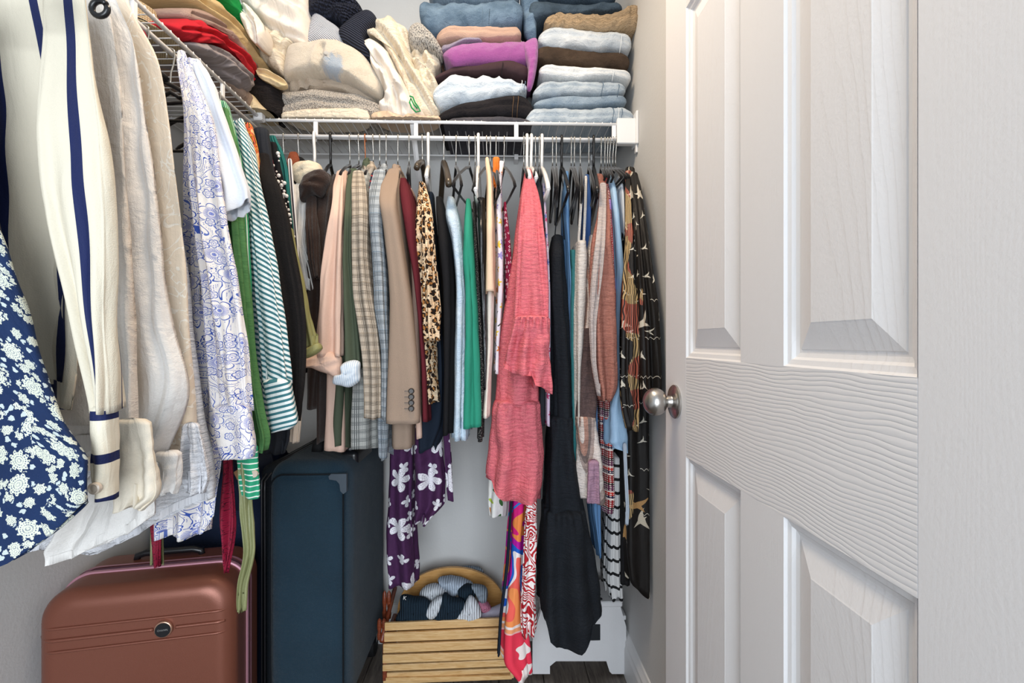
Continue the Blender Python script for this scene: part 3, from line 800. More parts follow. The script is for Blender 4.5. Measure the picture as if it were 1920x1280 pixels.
for y_ in (by0 + 0.05, by1 - 0.06):
    for x_ in (bx0 + 0.05, bx1 - 0.035):
        autosmooth(MB().lathe([(0, -0.013), (0.034, -0.013), (0.037, -0.007), (0.037, 0.007), (0.034, 0.013), (0, 0.013)], (x_, y_, 0.037), 'x', 24).build('wheel', m_rub, bs))
        MB().box(x_ - 0.02, x_ + 0.02, y_ - 0.03, y_ + 0.03, 0.05, 0.10, 0.006).build('wheel_housing', m_black, bs)

# ---- navy travel bag lying behind the copper suitcase
m_nav = mat('navy_bag', plain('#16233d', 0.2), 0.75, nyl, 0.003)
bg = thing('travel_bag', (-0.80, 1.52, 0), 'navy blue fabric travel bag standing behind the copper suitcase', 'bag')
soft_box('body', -0.955, -0.645, 1.36, 1.70, 0.0, 0.70, 0.07, m_nav, bg, amp=0.012)
MB().tube([(-0.70, 1.36, 0.60), (-0.672, 1.34, 0.70), (-0.655, 1.36, 0.755), (-0.648, 1.42, 0.765), (-0.650, 1.50, 0.72), (-0.66, 1.55, 0.66)], 0.011, 8, flat=2.0, flatdir=(1, 0, 0.3)).build('strap', m_nav, bg, True)
MB().tube([(-0.88, 1.36, 0.60), (-0.85, 1.34, 0.70), (-0.80, 1.36, 0.745), (-0.74, 1.38, 0.73), (-0.69, 1.37, 0.66)], 0.011, 8, flat=2.0, flatdir=(0, 1, 0.3)).build('strap', m_nav, bg, True)
o = MB().box(-0.03, 0.03, -0.004, 0.004, -0.011, 0.011, 0.002)
a_ = -0.5; o.V = [(-0.655 + x_ * math.cos(a_) - z_ * math.sin(a_) * -1, 1.315 + y_, 0.715 + x_ * 0.55 + z_) for x_, y_, z_ in o.V]
tag(o.build('luggage_tag', mat('tan_leather', c('#a07a58'), 0.6, None), bg), 'tan leather luggage tag')

# ---- wooden slatted sock basket
def woodc(a, b_):
    def f(ctx):
        uvv, u, v, _ = ctx
        return mixc(mapr(noise(vec(u * 2.0, v * 26), 9, 4, 0.6, 1.2), 0.3, 0.7), c(a), c(b_))
    return f
def woodb(ctx): return noise(vec(ctx[1] * 2, ctx[2] * 26), 9, 3)
m_pine = mat('varnished_pine', woodc('#c4975c', '#e3c08c'), 0.42, woodb, 0.0008, spec=0.45)
m_ply = mat('bent_plywood', woodc('#bd8848', '#d6a666'), 0.42, woodb, 0.0008, spec=0.45)
m_mah = mat('red_brown_wood', woodc('#6a2f1c', '#8d4528'), 0.35, woodb, 0.0008, spec=0.5)
bk = thing('basket', (-0.155, 1.56, 0), 'slatted pine basket with arched back board, filled with socks', 'basket')
# slats measured as (left x, right x, top-left y, top-right y, bottom-left y, bottom-right y) on receding front
sl_rows = [(721, 938, 1168, 1159, 1184, 1175), (720, 937, 1187, 1178, 1205, 1197), (718, 936, 1208, 1200, 1226, 1217), (717, 938, 1228, 1221, 1245, 1237),
           (717, 960, 1247, 1237, 1260, 1251), (717, 960, 1262, 1253, 1273, 1263), (718, 960, 1275, 1265, 1284, 1276)]
ydep = [1.500, 1.492, 1.488, 1.488, 1.494, 1.506, 1.522]
for i, (l, r_, tl, tr, bl, br) in enumerate(sl_rows):
    Y = ydep[i]
    P = [at_y(l, tl, Y), at_y(r_ + (26 if i < 4 else 0), tr - 1, Y), at_y(r_ + (26 if i < 4 else 0), br - 2.2, Y), at_y(l, bl - 1.2, Y)]
    Q = [(p[0], p[1] + 0.009, p[2]) for p in P]
    mb = MB(); V = P + Q; mb.add(V, [[0, 3, 2, 1], [4, 5, 6, 7], [0, 1, 5, 4], [3, 7, 6, 2], [0, 4, 7, 3], [1, 2, 6, 5]])
    o = mb.build('slat', m_pine, bk)
    bv = o.modifiers.new('bevel', 'BEVEL'); bv.width = 0.0018; bv.segments = 2
# arched back board with half-round hand hole
def arch(Yp, dy, name, m, par, cx, hw, zt, zb):
    out = []; inn = []
    for i in range(33):
        t_ = PI * i / 32; out.append((cx + hw * math.cos(t_), zb + (zt - zb) * math.sin(t_) ** 0.85))
    iw = hw * 0.66; it = zb + (zt - zb) * 0.68; ib = zb
    for i in range(33):
        t_ = PI * i / 32; inn.append((cx + iw * math.cos(t_), ib + (it - ib) * math.sin(t_) ** 0.8))
    V = [(x_, Yp, z_) for x_, z_ in out] + [(x_, Yp, z_) for x_, z_ in inn] + [(x_, Yp + dy, z_) for x_, z_ in out] + [(x_, Yp + dy, z_) for x_, z_ in inn]
    F = []
    for i in range(32):
        F.append([i, i + 1, 33 + i + 1, 33 + i]); F.append([66 + i, 66 + 33 + i, 66 + 33 + i + 1, 66 + i + 1])
        F.append([i, 66 + i, 66 + i + 1, i + 1]); F.append([33 + i, 33 + i + 1, 99 + i + 1, 99 + i])
    mb = MB().add(V, F)
    mb.box(cx - hw, cx + hw, Yp, Yp + dy, 0.03, zb)
    return mb.build(name, m, par)
arch(1.655, 0.012, 'arched_back', m_ply, bk, -0.150, 0.181, 0.298, 0.140)
# side rails of turned red-brown wood on the left, plain pine on the right
for k, X in enumerate((-0.338, 0.045)):
    MB().box(X - 0.006, X + 0.006, 1.50, 1.655, 0.03, 0.150, 0.002).build('side_board', m_mah if k == 0 else m_pine, bk)
for y_, z_, h in ((1.53, 0.165, 0.065), (1.60, 0.20, 0.09)):
    for dx_ in (-0.020, -0.006):
        autosmooth(MB().lathe([(0, 0), (0.006, 0), (0.0075, h * 0.2), (0.005, h * 0.35), (0.0075, h * 0.6), (0.006, h * 0.9), (0, h)], (-0.340 + dx_, y_, z_ - h * 0.4), 'z', 12).build('spindle', m_mah, bk))
MB().tube([(-0.344, 1.49, 0.155), (-0.342, 1.56, 0.190), (-0.338, 1.655, 0.235)], 0.007, 8).build('hand_rail', m_mah, bk, True)
MB().box(-0.335, 0.04, 1.50, 1.655, 0.03, 0.04).build('base_board', m_pine, bk)
# socks
def sock(label, poly, Y, m, seed, th=0.03, amp=0.004, group='socks in the basket', **kw):
    return tag(pillow('sock', poly, 'Y', Y, th, m, amp=amp, seed=seed, freq=120, n=60, m=14, **kw), label, 'sock', group)
k_wt = cloth('sock_white', '#dfe4ea', ribb); k_dk = cloth('sock_slate', '#1d2d3a', ribb); k_gr = cloth('sock_grey', '#8b97a3', ribb); k_pk = cloth('sock_pink', '#c07a92', knitb); k_lt = cloth('sock_pale', '#b9c6d6', ribb)
sock('dark slate ribbed sock with a small K at its cuff, front left of the basket', [(752, 1116), (775, 1118), (800, 1122), (812, 1140), (808, 1162), (745, 1164), (750, 1140)], 1.535, k_dk, 1)
text('lettering', 'K', 0.016, m_wt, bk, at_y(759, 1121, 1.503), (PI / 2, 0.2, 0), 0.0006)
sock('pale sock with blue lettering between the dark socks in the basket', [(800, 1140), (815, 1122), (829, 1118), (830, 1130), (820, 1152), (808, 1160), (798, 1152)], 1.525, k_wt, 2, 0.022)
sock('large dark slate sock folded in the middle of the basket', [(832, 1112), (848, 1120), (870, 1126), (868, 1148), (850, 1162), (812, 1163), (822, 1140)], 1.528, k_dk, 3)
sock('white ribbed sock at the front right of the basket', [(880, 1117), (892, 1124), (902, 1145), (898, 1158), (870, 1162), (854, 1157), (868, 1138)], 1.522, k_wt, 4, 0.028)
sock('folded white sock with a black tick, left under the arch', [(786, 1112), (800, 1098), (820, 1096), (838, 1104), (835, 1116), (815, 1122), (795, 1122)], 1.585, k_wt, 5)
sock('bundle of pale blue-white socks at the top of the heap', [(822, 1084), (850, 1082), (880, 1090), (886, 1098), (862, 1110), (845, 1118), (830, 1100)], 1.60, k_lt, 6, 0.035)
sock('rolled grey-edged dark sock, right under the arch', [(858, 1106), (872, 1096), (886, 1098), (892, 1112), (886, 1124), (866, 1126)], 1.57, k_dk, 7, 0.03)
sock('crumpled blue-grey sock at the right of the heap', [(884, 1097), (902, 1097), (914, 1106), (912, 1126), (902, 1128), (892, 1112)], 1.555, k_gr, 8, 0.025)
sock('pink and lilac patterned sock at the right end of the basket', [(896, 1128), (912, 1128), (922, 1142), (905, 1146)], 1.55, k_pk, 9, 0.02)
sock('lilac-grey cloth in the right corner of the basket', [(900, 1150), (925, 1138), (950, 1132), (950, 1162), (900, 1163)], 1.545, cloth('lilac_grey', '#a8a4b4'), 10, 0.02)
sock('flat grey sock poking up behind the arched board', [(858, 1066), (878, 1061), (900, 1064), (906, 1074), (880, 1078)], 1.69, k_gr, 11, 0.018)

# ---- white folding step stool
m_pls = mat('white_plastic', plain('#dcdcde', 0.02), 0.42, lambda x: noise(x[0], 300, 1), 0.0006, spec=0.4)
m_grey = mat('dark_grey_plastic', c('#23262a'), 0.5, None)
ss = thing('step_stool', (0.215, 1.58, 0), 'white plastic folding step stool standing by the right wall', 'step stool')
def frame(Yp, dy, nm):
    fn = lambda px, py: at_y(px, py, Yp)
    out = [(1000, 1262), (1030, 1262), (1030, 1248), (1042, 1238), (1138, 1238), (1144, 1258), (1148, 1262), (1173, 1262), (1173, 1175), (1166, 1150), (1160, 1128), (1020, 1128), (1008, 1170), (1000, 1200)]
    poly = [(fn(a, b_)[0], max(fn(a, b_)[2], 0.0)) for a, b_ in out]
    o = MB().prism(poly, lambda a, b_, d: (a, d, b_), Yp, Yp + dy).build(nm, m_pls, ss)
    bv = o.modifiers.new('bevel', 'BEVEL'); bv.width = 0.002; bv.segments = 2; return o
frame(1.545, 0.018, 'leg_frame'); frame(1.655, 0.018, 'leg_frame')
a0 = at_y(1012, 1130, 1.545)[0]; a1 = at_y(1166, 1130, 1.545)[0]
tp = MB().box(a0, a1, 1.535, 1.680, 0.222, 0.240, 0.003).build('step', m_pls, ss)
for ix in range(6):
    for iy in range(5):
        autosmooth(MB().lathe([(0, 0), (0.0075, 0), (0.006, 0.0016), (0, 0.0016)], (a0 + 0.025 + ix * (a1 - a0 - 0.05) / 5, 1.553 + iy * 0.027, 0.240), 'z', 12).build('grip_dot', m_grey, tp))
for i in range(5):
    z_ = 0.03 + i * 0.036; X = at_y(1171, 1200, 1.545)[0]
    MB().box(X - 0.004, X + 0.006, 1.548, 1.672, z_, z_ + 0.014, 0.002).build('hinge_knuckle', m_pls, ss)
hx = at_y(1117, 1190, 1.545)[0]
MB().box(hx - 0.018, hx + 0.014, 1.5425, 1.546, 0.115, 0.165, 0.001).build('handle_slot', m_grey, ss)
# ============================================================ PRINTS
def rotv(p, q, a):   # a: angle socket
    ca, sa = cosn(a), sn(a); return p * ca + q * sa, q * ca - p * sa
def cells(ctx, scale, rnd=0.8, ox=0.0, oy=0.0, warp=0.0):
    uvv, u, v, _ = ctx
    uu, vv = u + ox, v + oy
    if warp:
        uu = uu + (noise(uvv, scale * 1.6, 2) - 0.5) * warp; vv = vv + (noise(vec(v, u), scale * 1.6, 2) - 0.5) * warp
    d, cc, p = vor(vec(uu, vv), scale, rnd)
    px_, py_, _z = sep(p); cr, cg, cb = sep(cc)
    return (uu - px_), (vv - py_), cr, cg, cb     # local coordinates in metres
def polar(dx, dy):
    return sq(dx * dx + dy * dy), M('ARCTAN2', dy, dx)
def petal(r, th, R, n, k=0.28, ph=0.0):   # <0 inside the flower
    return r - (cosn(th * float(n) + ph) * k + (1 - k)) * R
def petals(r, th, R, n, ph=0.0, lo=0.45):   # rounded separate petals, <0 inside
    return r - (M('POWER', ab(cosn(th * (n / 2.0) + ph)), 0.55) * (1 - lo) + lo) * R
def floral_navy(ctx):
    base = mixc(noise(ctx[0], 20, 2), c('#0f2144'), c('#183058'))
    out = base; keep = 1.0
    for i, (sc_, R, n, rnd) in enumerate(((28, 0.0112, 9, 0.5), (52, 0.0058, 7, 0.95), (92, 0.0030, 3, 1.0))):
        dx, dy, cr, cg, cb = cells(ctx, sc_, rnd, 0.013 * i, 0.021 * i, 0.004 / (i + 1))
        r, th = polar(dx, dy); RR = R * (0.75 + cr * 0.35) if False else R
        p = petal(r, th, RR, n, 0.12, cr * 6.0) + (noise(ctx[0], 260, 3, 0.7) - 0.5) * (0.009 if i == 0 else 0.006)
        m_ = (p < 0.0) * keep
        if i < 2: keep = (p > (0.0022 if i == 0 else 0.001)) * keep
        if i < 2:
            veins = (sn(th * float(n * 2) + cr * 6.0) * 0.5 + sn(r * (2600.0 if i == 0 else 3600.0)) * 0.8 + (noise(ctx[0], 300, 2) - 0.5) * 2.2) < -0.75
            fc = mixc(veins, c('#cfd2c2'), c('#2b456e'))
        else: fc = c('#bcc6c4')
        out = mixc(m_ * (cg > (-1.0 if i < 2 else 0.25)), out, fc)
    return out
def blueprint(ctx):     # blue line-drawn flowers and paisley on white
    uvv, u, v, _ = ctx
    out = c('#efeae6')
    ink = mixc(noise(uvv, 25, 1) > 0.5, c('#5d72b8'), c('#3b57ad'))
    nz = noise(uvv, 17, 2, 0.5, 1.2)
    lines = (ab(fr(nz * 13.0) - 0.5) < 0.075) * (noise(vec(u + 3.0, v), 12, 1) > 0.42)
    dots = (fr(nz * 13.0) > 0.78) * (vor(uvv, 420, 0.2)[0] < 0.28) * (noise(vec(u + 3.0, v), 12, 1) > 0.42)
    out = mixc(mx(lines, dots), out, ink)
    for i, (sc_, R, n) in enumerate(((21, 0.0165, 6), (48, 0.0065, 5))):
        dx, dy, cr, cg, cb = cells(ctx, sc_, 0.75, 0.017 * i, 0.011, 0.003)
        r, th = polar(dx, dy)
        p = petals(r, th, R, n, cr * 6.0, 0.62)
        sel = cg > 0.28
        out = mixc((p < 0.0015) * sel, out, c('#efeae6'))
        out = mixc((ab(p) < 0.0007) * sel, out, ink)
        rays = (r < R * 0.62) * (sn(th * 34.0) > r * (1.0 / R) * 2.6 - 1.0)
        out = mixc(rays * sel * (p < 0.0), out, c('#3a5cc0'))
        out = mixc((ab(r - R * 0.22) < 0.0006) * sel, out, c('#efeae6'))
    return out
def leopard(ctx):
    uvv, u, v, _ = ctx
    base = ramp(noise(uvv, 45, 3), [(0.35, c('#d9b58c')), (0.6, c('#ead3b4'))])
    dx, dy, cr, cg, cb = cells(ctx, 62, 0.8, 0, 0, 0.006)
    r, th = polar(dx, dy * 0.8); rr = r + (noise(uvv, 150, 1) - 0.5) * 0.004
    out = mixc(rr < 0.0052, base, c('#a8723e'))
    ring = (rr < 0.0062) * (rr > 0.0030) * (sn(th * 2.0 + cr * 6.28) < 0.72)
    out = mixc(mx(ring, (rr < 0.0042) * (cg > 0.55)), out, c('#221713'))
    d2 = cells(ctx, 120, 1.0, 0.02, 0.01)
    out = mixc((sq(d2[0] * d2[0] + d2[1] * d2[1]) < 0.0018) * (d2[3] > 0.5) * (rr > 0.007), out, c('#2a1c15'))
    return out
def glen(a, b, l, big=0.021):
    def f(ctx):
        uvv, u, v, _ = ctx
        fu = fr(u * (1 / 0.0034)); fv = fr(v * (1 / 0.0034))
        bu = fr(u / big) > 0.5; bv = fr(v / big) > 0.5
        fine = mx((fu > 0.5) * bu, (fv > 0.5) * bv)
        s_ = (fu > 0.5) * 0.35 + (fv > 0.5) * 0.35
        k = mx(fine * 0.9, s_ * 0.8)
        wide = ab(fr(u / (big * 2)) - 0.5) < 0.012; wv = ab(fr(v / (big * 2)) - 0.5) < 0.012
        return mixc(mx(wide, wv) * 0.6, mixc(k, c(a), c(b)), c(l))
    return f
def purple_floral(ctx):
    uvv, u, v, _ = ctx
    out = mixc(noise(uvv, 60, 2), c('#3b1d3f'), c('#4c2850'))
    for i, (sc_, R, n) in enumerate(((9.5, 0.030, 5), (19, 0.014, 4))):
        dx, dy, cr, cg, cb = cells(ctx, sc_, 0.7, 0.05 * i, 0.03 * i + 0.02, 0.006)
        r, th = polar(dx, dy); p = petals(r, th, R * 1.15, n, cr * 6.0, 0.10) + (noise(uvv, 70, 2) - 0.5) * 0.009
        ink = mx(ab(p) < 0.0008, (sn(th * float(n * 4)) > 0.93) * (r < R * 0.8))
        ink = mx(ink, (ab(fr(r * 170.0 + sn(th * float(n)) * 0.5) - 0.5) < 0.05))
        out = mixc((p < 0.0) * (cg > 0.2), out, mixc(ink, c('#e8e6ec'), c('#8b8896')))
    return out
def abstract_dress(ctx):
    uvv, u, v, _ = ctx
    f_ = (0.66 - v) / 0.53 + (noise(vec(u * 1.0 + 0.4, v), 9.0, 1, 0.4, 0.9) - 0.5) * 0.85 + u * 1.5
    return ramp(f_, [(0.0, c('#c3128a')), (0.10, c('#2f7fd0')), (0.16, c('#d81f7a')), (0.26, c('#f08a48')), (0.31, c('#b5179e')), (0.42, c('#1f5fc4')), (0.48, c('#efe9ea')), (0.53, c('#ee6358')), (0.60, c('#f29455')), (0.67, c('#efe4e0')), (0.70, c('#f0a070')), (0.76, c('#efb8b4')), (0.79, c('#e63a52')), (0.97, c('#efe4e0'))], True)
def redzebra(ctx):
    uvv, u, v, _ = ctx
    s_ = fr(v * 62.0 + (noise(uvv, 16, 1, 0.5, 1.5) - 0.5) * 9.0 + u * 30.0)
    return mixc(s_ > 0.52, c('#b3222c'), c('#f0eae8'))
def whiteleaf(ctx):
    out = c('#ecebe6')
    dx, dy, cr, cg, cb = cells(ctx, 26, 0.9)
    a, b = rotv(dx, dy, cr * 6.28)
    el = sq(a * a * 0.12 + b * b) < (0.0055 - ab(a) * 0.12)
    out = mixc(el, out, ramp(cg, [(0, c('#3f6b3a')), (0.4, c('#b9cf52')), (0.6, c('#c9803a')), (0.8, c('#7d9b6a'))], True))
    return out
def yellowfloral(ctx):
    out = c('#e6e2ea')
    dx, dy, cr, cg, cb = cells(ctx, 30, 0.9); r, th = polar(dx, dy)
    p = petal(r, th, 0.011, 5, 0.3, cr * 6)
    out = mixc(p < 0.0, out, ramp(cg, [(0, c('#e5c84a')), (0.35, c('#9a93cf')), (0.6, c('#e6e2ea')), (0.75, c('#d9884a'))], True))
    d = cells(ctx, 22, 1.0, 0.02, 0.03); a, b = rotv(d[0], d[1], d[2] * 6.28)
    return mixc((ab(b) < 0.0016) * (ab(a) < 0.013), out, c('#28352c'))
def maroonblossom(ctx):
    out = c('#7d1236')
    dx, dy, cr, cg, cb = cells(ctx, 90, 0.8); r, th = polar(dx, dy)
    p = petal(r, th, 0.0046, 5, 0.3, cr * 6)
    return mixc((p < 0.0) * (r > 0.0015) * (cg > 0.25), out, c('#e0ccd4'))
def birds(a, b):
    def f(ctx):
        uvv, u, v, _ = ctx
        out = mixc(noise(uvv, 30, 2), c('#100e0e'), c('#1c1816'))
        # cream wings
        for i, (sc_, L, tk, colr, th_) in enumerate(((11.5, 0.032, 0.017, '#cfc6b4', 0.40), (22, 0.013, 0.006, '#e0dacb', 0.40), (10.5, 0.034, 0.018, '#b98e5a', 0.55))):
            dx, dy, cr, cg, cb = cells(ctx, sc_, 0.9, 0.03 * i, 0.05 * i, 0.004)
            x_, y_ = rotv(dx, dy, (cr - 0.5) * 2.6)
            bow = y_ - x_ * x_ * (15.0 if i != 1 else 40.0)
            wing = (ab(bow) < (1 - ab(x_) / L) * tk * 0.45) * (ab(x_) < L)
            body = (ab(x_ + y_ * 0.5) < (1 - ab(y_ + 0.004) / (L * 0.55)) * tk * 0.35) * (ab(y_ + 0.004) < L * 0.55)
            ink = (sn(x_ * 2600.0) > 0.55) * 0.6
            out = mixc(mx(wing, body) * (cg > th_), out, mixc(ink, c(colr), c('#57493a')))
        # scalloped cloud lines
        dx, dy, cr, cg, cb = cells(ctx, 11, 0.9, 0.2, 0.1)
        r = sq(dx * dx + dy * dy * 4.0); sc = ab(M('SUBTRACT', dy, ab(sn(dx * 260.0)) * 0.006)) < 0.0007
        out = mixc(sc * (ab(dx) < 0.02) * (cg > 0.4), out, c('#d8d2c4'))
        # gold bark streaks
        big = (noise(vec(u * 1.3 + 5.0, v * 0.55), 9, 1) > b) * (cosn(v * 0.0) > 0.5)
        st = sn(u * 1500.0 + noise(uvv, 20, 1) * 20.0) > -0.3
        out = mixc(big * st, out, mixc(noise(uvv, 14, 0) > 0.5, c('#b79a6c'), c('#a85a48')))
        return out
    return f
def patch(ctx):
    uvv, u, v, _ = ctx
    n1 = noise(vec(u * 1.6 + 2.0, v * 0.5), 8.0, 0, 0.4, 0.5)
    fl_ = noise(vec(u * 0.6, v * 3), 300, 2, 0.7)
    k = ramp(n1, [(0, c('#e2d8d2')), (0.40, c('#a5918a')), (0.47, c('#5b4844')), (0.53, c('#a8735f')), (0.60, c('#d9cdc6')), (0.66, c('#8c6a5e'))], True)
    return mixc(fl_ * 0.35, k, c('#d8cdc8'))
def tribal(ctx):
    uvv, u, v, _ = ctx
    band = fr(v * 15.0)
    k = ramp(band, [(0, c('#8e1f22')), (0.30, c('#ece0d8')), (0.36, c('#2a2440')), (0.48, c('#c03028')), (0.62, c('#ece0d8')), (0.66, c('#5a2344')), (0.9, c('#2a1a1c'))], True)
    dt = vor(uvv, 170, 0.1)[0] < 0.32
    return mixc(dt * 0.8, k, c('#e6d6d0'))
def reddot(ctx):
    uvv, u, v, _ = ctx
    k = ramp(fr(v * 4.5 + 0.2), [(0, c('#b3222a')), (0.35, c('#a03048')), (0.55, c('#b27ad0')), (0.68, c('#7a1c2c')), (0.9, c('#c03a2e'))], True)
    return mixc(vor(uvv, 200, 0.3)[0] < 0.3, k, c('#e8cfc8'))
def stripes(a, b, per, duty, du=1.0, dv=0.0, wob=0.0):
    def f(ctx):
        uvv, u, v, _ = ctx
        s_ = u * du + v * dv
        if wob: s_ = s_ + (noise(uvv, 5, 1) - 0.5) * wob
        return mixc(fr(s_ / per) < duty, c(a), c(b))
    return f
def orangeprint(ctx):
    uvv, u, v, _ = ctx
    n1 = noise(uvv, 30, 2, 0.5, 1)
    return ramp(n1, [(0, c('#c8502e')), (0.44, c('#e8a23a')), (0.5, c('#1d1a1a')), (0.52, c('#d8603c')), (0.6, c('#e9c08a'))], True)
def lilacfloral(ctx):
    dx, dy, cr, cg, cb = cells(ctx, 40, 0.9); r, th = polar(dx, dy)
    return mixc(petal(r, th, 0.009, 5, 0.3, cr * 6) < 0.0, c('#c9b9cf'), ramp(cg, [(0, c('#b03a6a')), (0.4, c('#5a6aa8')), (0.7, c('#e2dce4'))], True))
F = {}
F['navyfloral'] = mat('navy_ditsy_floral', floral_navy, 0.8, weave, 0.0015)
F['navystripe'] = mat('cream_navy_stripe', stripes('#d8d0bd', '#1b2550', 0.056, 0.21), 0.7, smoothcloth, 0.002)
F['navystripe_h'] = mat('cream_navy_band', stripes('#e4dcc8', '#1b2550', 0.046, 0.22, 0.0, 1.0), 0.7, smoothcloth, 0.002)
F['white1'] = cloth('ivory_linen', '#e6dfd6', weave)
F['white2'] = cloth('white_linen', '#e9e6e2', weave)
F['cream'] = cloth('cream_crepe', '#e6dcca', smoothcloth)
F['lace'] = mat('cream_fil_coupe', lambda x: mixc((ab(noise(x[0], 26, 2, 0.5, 1.0) - 0.5) < 0.016) * 1.0, c('#e6d8c4'), c('#f2ece0')), 0.8, lambda x: (ab(noise(x[0], 26, 2, 0.5, 1.0) - 0.5) < 0.016) * 2.0 + weave(x) * 0.5, 0.002)
F['gauze'] = cloth('white_gauze', '#e2e3e8', crinkle, bd=0.0035)
F['blueprint'] = mat('blue_toile_print', blueprint, 0.8, weave, 0.0015)
F['paleblue'] = cloth('pale_blue_cotton', '#dfe5ee', smoothcloth)
F['green'] = mat('heather_green_knit', lambda x: mixc(noise(vec(x[1] * 0.5, x[2] * 6), 120, 3, 0.7), c('#3a6440'), c('#629557')), 0.9, weave, 0.002)
F['greenstripe'] = mat('green_white_stripe', stripes('#2d8f63', '#e6ecdf', 0.0062, 0.24), 0.8, smoothcloth, 0.0015)
F['greenstripe_h'] = mat('green_white_band', stripes('#2f9a74', '#e9eee6', 0.0100, 0.22, 0.0, 1.0), 0.8, smoothcloth, 0.0015)
F['tealdiag'] = mat('teal_diagonal_stripe', stripes('#eaf0ef', '#3d7680', 0.0092, 0.47, 0.55, 0.83), 0.8, smoothcloth, 0.002)
F['tealdiag_h'] = mat('teal_band_stripe', stripes('#eaf0ef', '#3d7680', 0.0098, 0.47, -0.22, 0.97), 0.8, smoothcloth, 0.0015)
F['lining'] = mat('pale_striped_lining', stripes('#dfe6ee', '#b3c6d8', 0.005, 0.3), 0.7, smoothcloth, 0.002)
F['orange'] = mat('orange_print', orangeprint, 0.8, weave, 0.0015)
F['blackknit'] = cloth('black_knit', '#1d1a1a', fuzzy, var=0.25)
F['black'] = cloth('black_cloth', '#141417', smoothcloth, var=0.25)
F['blackcrepe'] = cloth('black_crepe', '#1b1f25', crinkle, var=0.2)
F['charcoal'] = cloth('charcoal_cloth', '#26292f', smoothcloth, var=0.2)
F['tealrib'] = mat('teal_rib_knit', lambda x: mixc(ab(sn(x[1] * 900.0)), c('#143f42'), c('#2c7a73')), 0.9, ribb, 0.0015)
F['olive'] = cloth('olive_satin', '#8d8a58', smoothcloth, rough=0.5, spec=0.4)
F['thinstripe'] = mat('white_dark_stripe', stripes('#e8e4e2', '#3b3038', 0.018, 0.2), 0.8, smoothcloth, 0.0015)
F['beige'] = cloth('beige_cloth', '#d5c6b6', smoothcloth)
F['brown'] = cloth('dark_brown_fleece', '#33241e', fuzzy, var=0.25, sheen=0.2)
F['rust'] = cloth('rust_suede', '#8a4a32', fuzzy)
F['creamknit'] = cloth('cream_fleece', '#e6dac2', fuzzy)
F['blush'] = cloth('blush_crepe', '#d9b9a8', smoothcloth)
F['olivecrepe'] = cloth('dark_olive_crepe', '#4b5444', smoothcloth)
F['glen_beige'] = mat('beige_glen_check', glen('#cdbfae', '#4a4138', '#a08a70'), 0.9, weave, 0.0012)
F['glen_blue'] = mat('grey_glen_check', glen('#b9c0c6', '#3a434c', '#6f8aa0', 0.024), 0.9, weave, 0.0012)
F['glen_hem'] = mat('grey_beige_glen_check', glen('#c2c2bd', '#3f4446', '#8c8c86'), 0.9, weave, 0.0012)
F['taupe'] = cloth('taupe_wool', '#9a8676', lambda x: noise(x[0], 12, 2) * 1.2 + noise(x[0], 600, 2) * 0.4, var=0.08)
F['maroon'] = cloth('maroon_knit', '#5e1f28', smoothcloth)
F['leopard'] = mat('leopard_print', leopard, 0.85, crinkle, 0.003)
F['paledenim'] = denim('pale_denim', '#a9c3da', '#d3e0ea')
F['emerald'] = cloth('emerald_jersey', '#2c8a72', smoothcloth)
F['cord'] = mat('black_tweed', lambda x: mixc(noise(x[0], 400, 1) > 0.6, c('#17181b'), c('#8d8880')), 0.9, ribb, 0.001)
F['leather'] = mat('black_leather', c('#121317'), 0.25, smoothcloth, 0.002, spec=0.6)
F['navy'] = cloth('navy_cloth', '#17212f', smoothcloth, var=0.2)
F['nude'] = cloth('nude_satin', '#e2c6aa', smoothcloth, rough=0.6)
F['offwhite'] = cloth('off_white_cloth', '#e8e0d4', weave)
F['yellowfl'] = mat('yellow_floral', yellowfloral, 0.8, weave, 0.0015)
F['scarf'] = cloth('orange_silk', '#d9762a', smoothcloth, rough=0.5)
F['maroonfl'] = mat('maroon_blossom', maroonblossom, 0.8, weave, 0.0015)
def coralc(ctx):
    uvv, u, v, _ = ctx
    return mixc(noise(vec(u * 0.5, v * 3.0), 90, 4, 0.65), c('#c95068'), c('#ea8a8c'))
F['coral'] = mat('coral_linen', coralc, 0.85, crinkle, 0.0035)
F['lilacfl'] = mat('lilac_floral', lilacfloral, 0.8, weave, 0.0015)
F['bluesh'] = cloth('cornflower_cotton', '#6088b4', smoothcloth)
F['royal'] = cloth('royal_blue_cotton', '#38588f', smoothcloth)
F['tealdress'] = cloth('teal_linen', '#2f6c70', weave)
F['ecru'] = cloth('ecru_linen', '#d9d3cc', crinkle)
F['patch'] = mat('colour_block_linen', patch, 0.88, crinkle, 0.003)
F['browndark'] = mat('brown_slub', lambda x: mixc(noise(vec(x[1], x[2] * 0.3), 180, 3, 0.7), c('#3f3334'), c('#6b5856')), 0.88, crinkle, 0.003)
F['dusty'] = mat('dusty_rose_slub', lambda x: mixc(noise(vec(x[1], x[2] * 0.3), 200, 3, 0.7), c('#8a5347'), c('#b98274')), 0.88, crinkle, 0.003)
F['greige'] = mat('greige_slub', lambda x: mixc(noise(vec(x[1], x[2] * 0.3), 200, 3, 0.7), c('#a79b98'), c('#c9bdb9')), 0.88, crinkle, 0.003)
F['mauve'] = mat('mauve_slub', lambda x: mixc(noise(vec(x[1], x[2] * 0.3), 200, 3, 0.7), c('#95708a'), c('#b593a4')), 0.88, crinkle, 0.003)
F['silkblue'] = cloth('pale_blue_silk', '#9fc0de', smoothcloth, rough=0.45, spec=0.4)
F['reddot'] = mat('red_dotted_print', reddot, 0.8, weave, 0.0015)
F['tribal'] = mat('red_tribal_print', tribal, 0.8, weave, 0.0015)
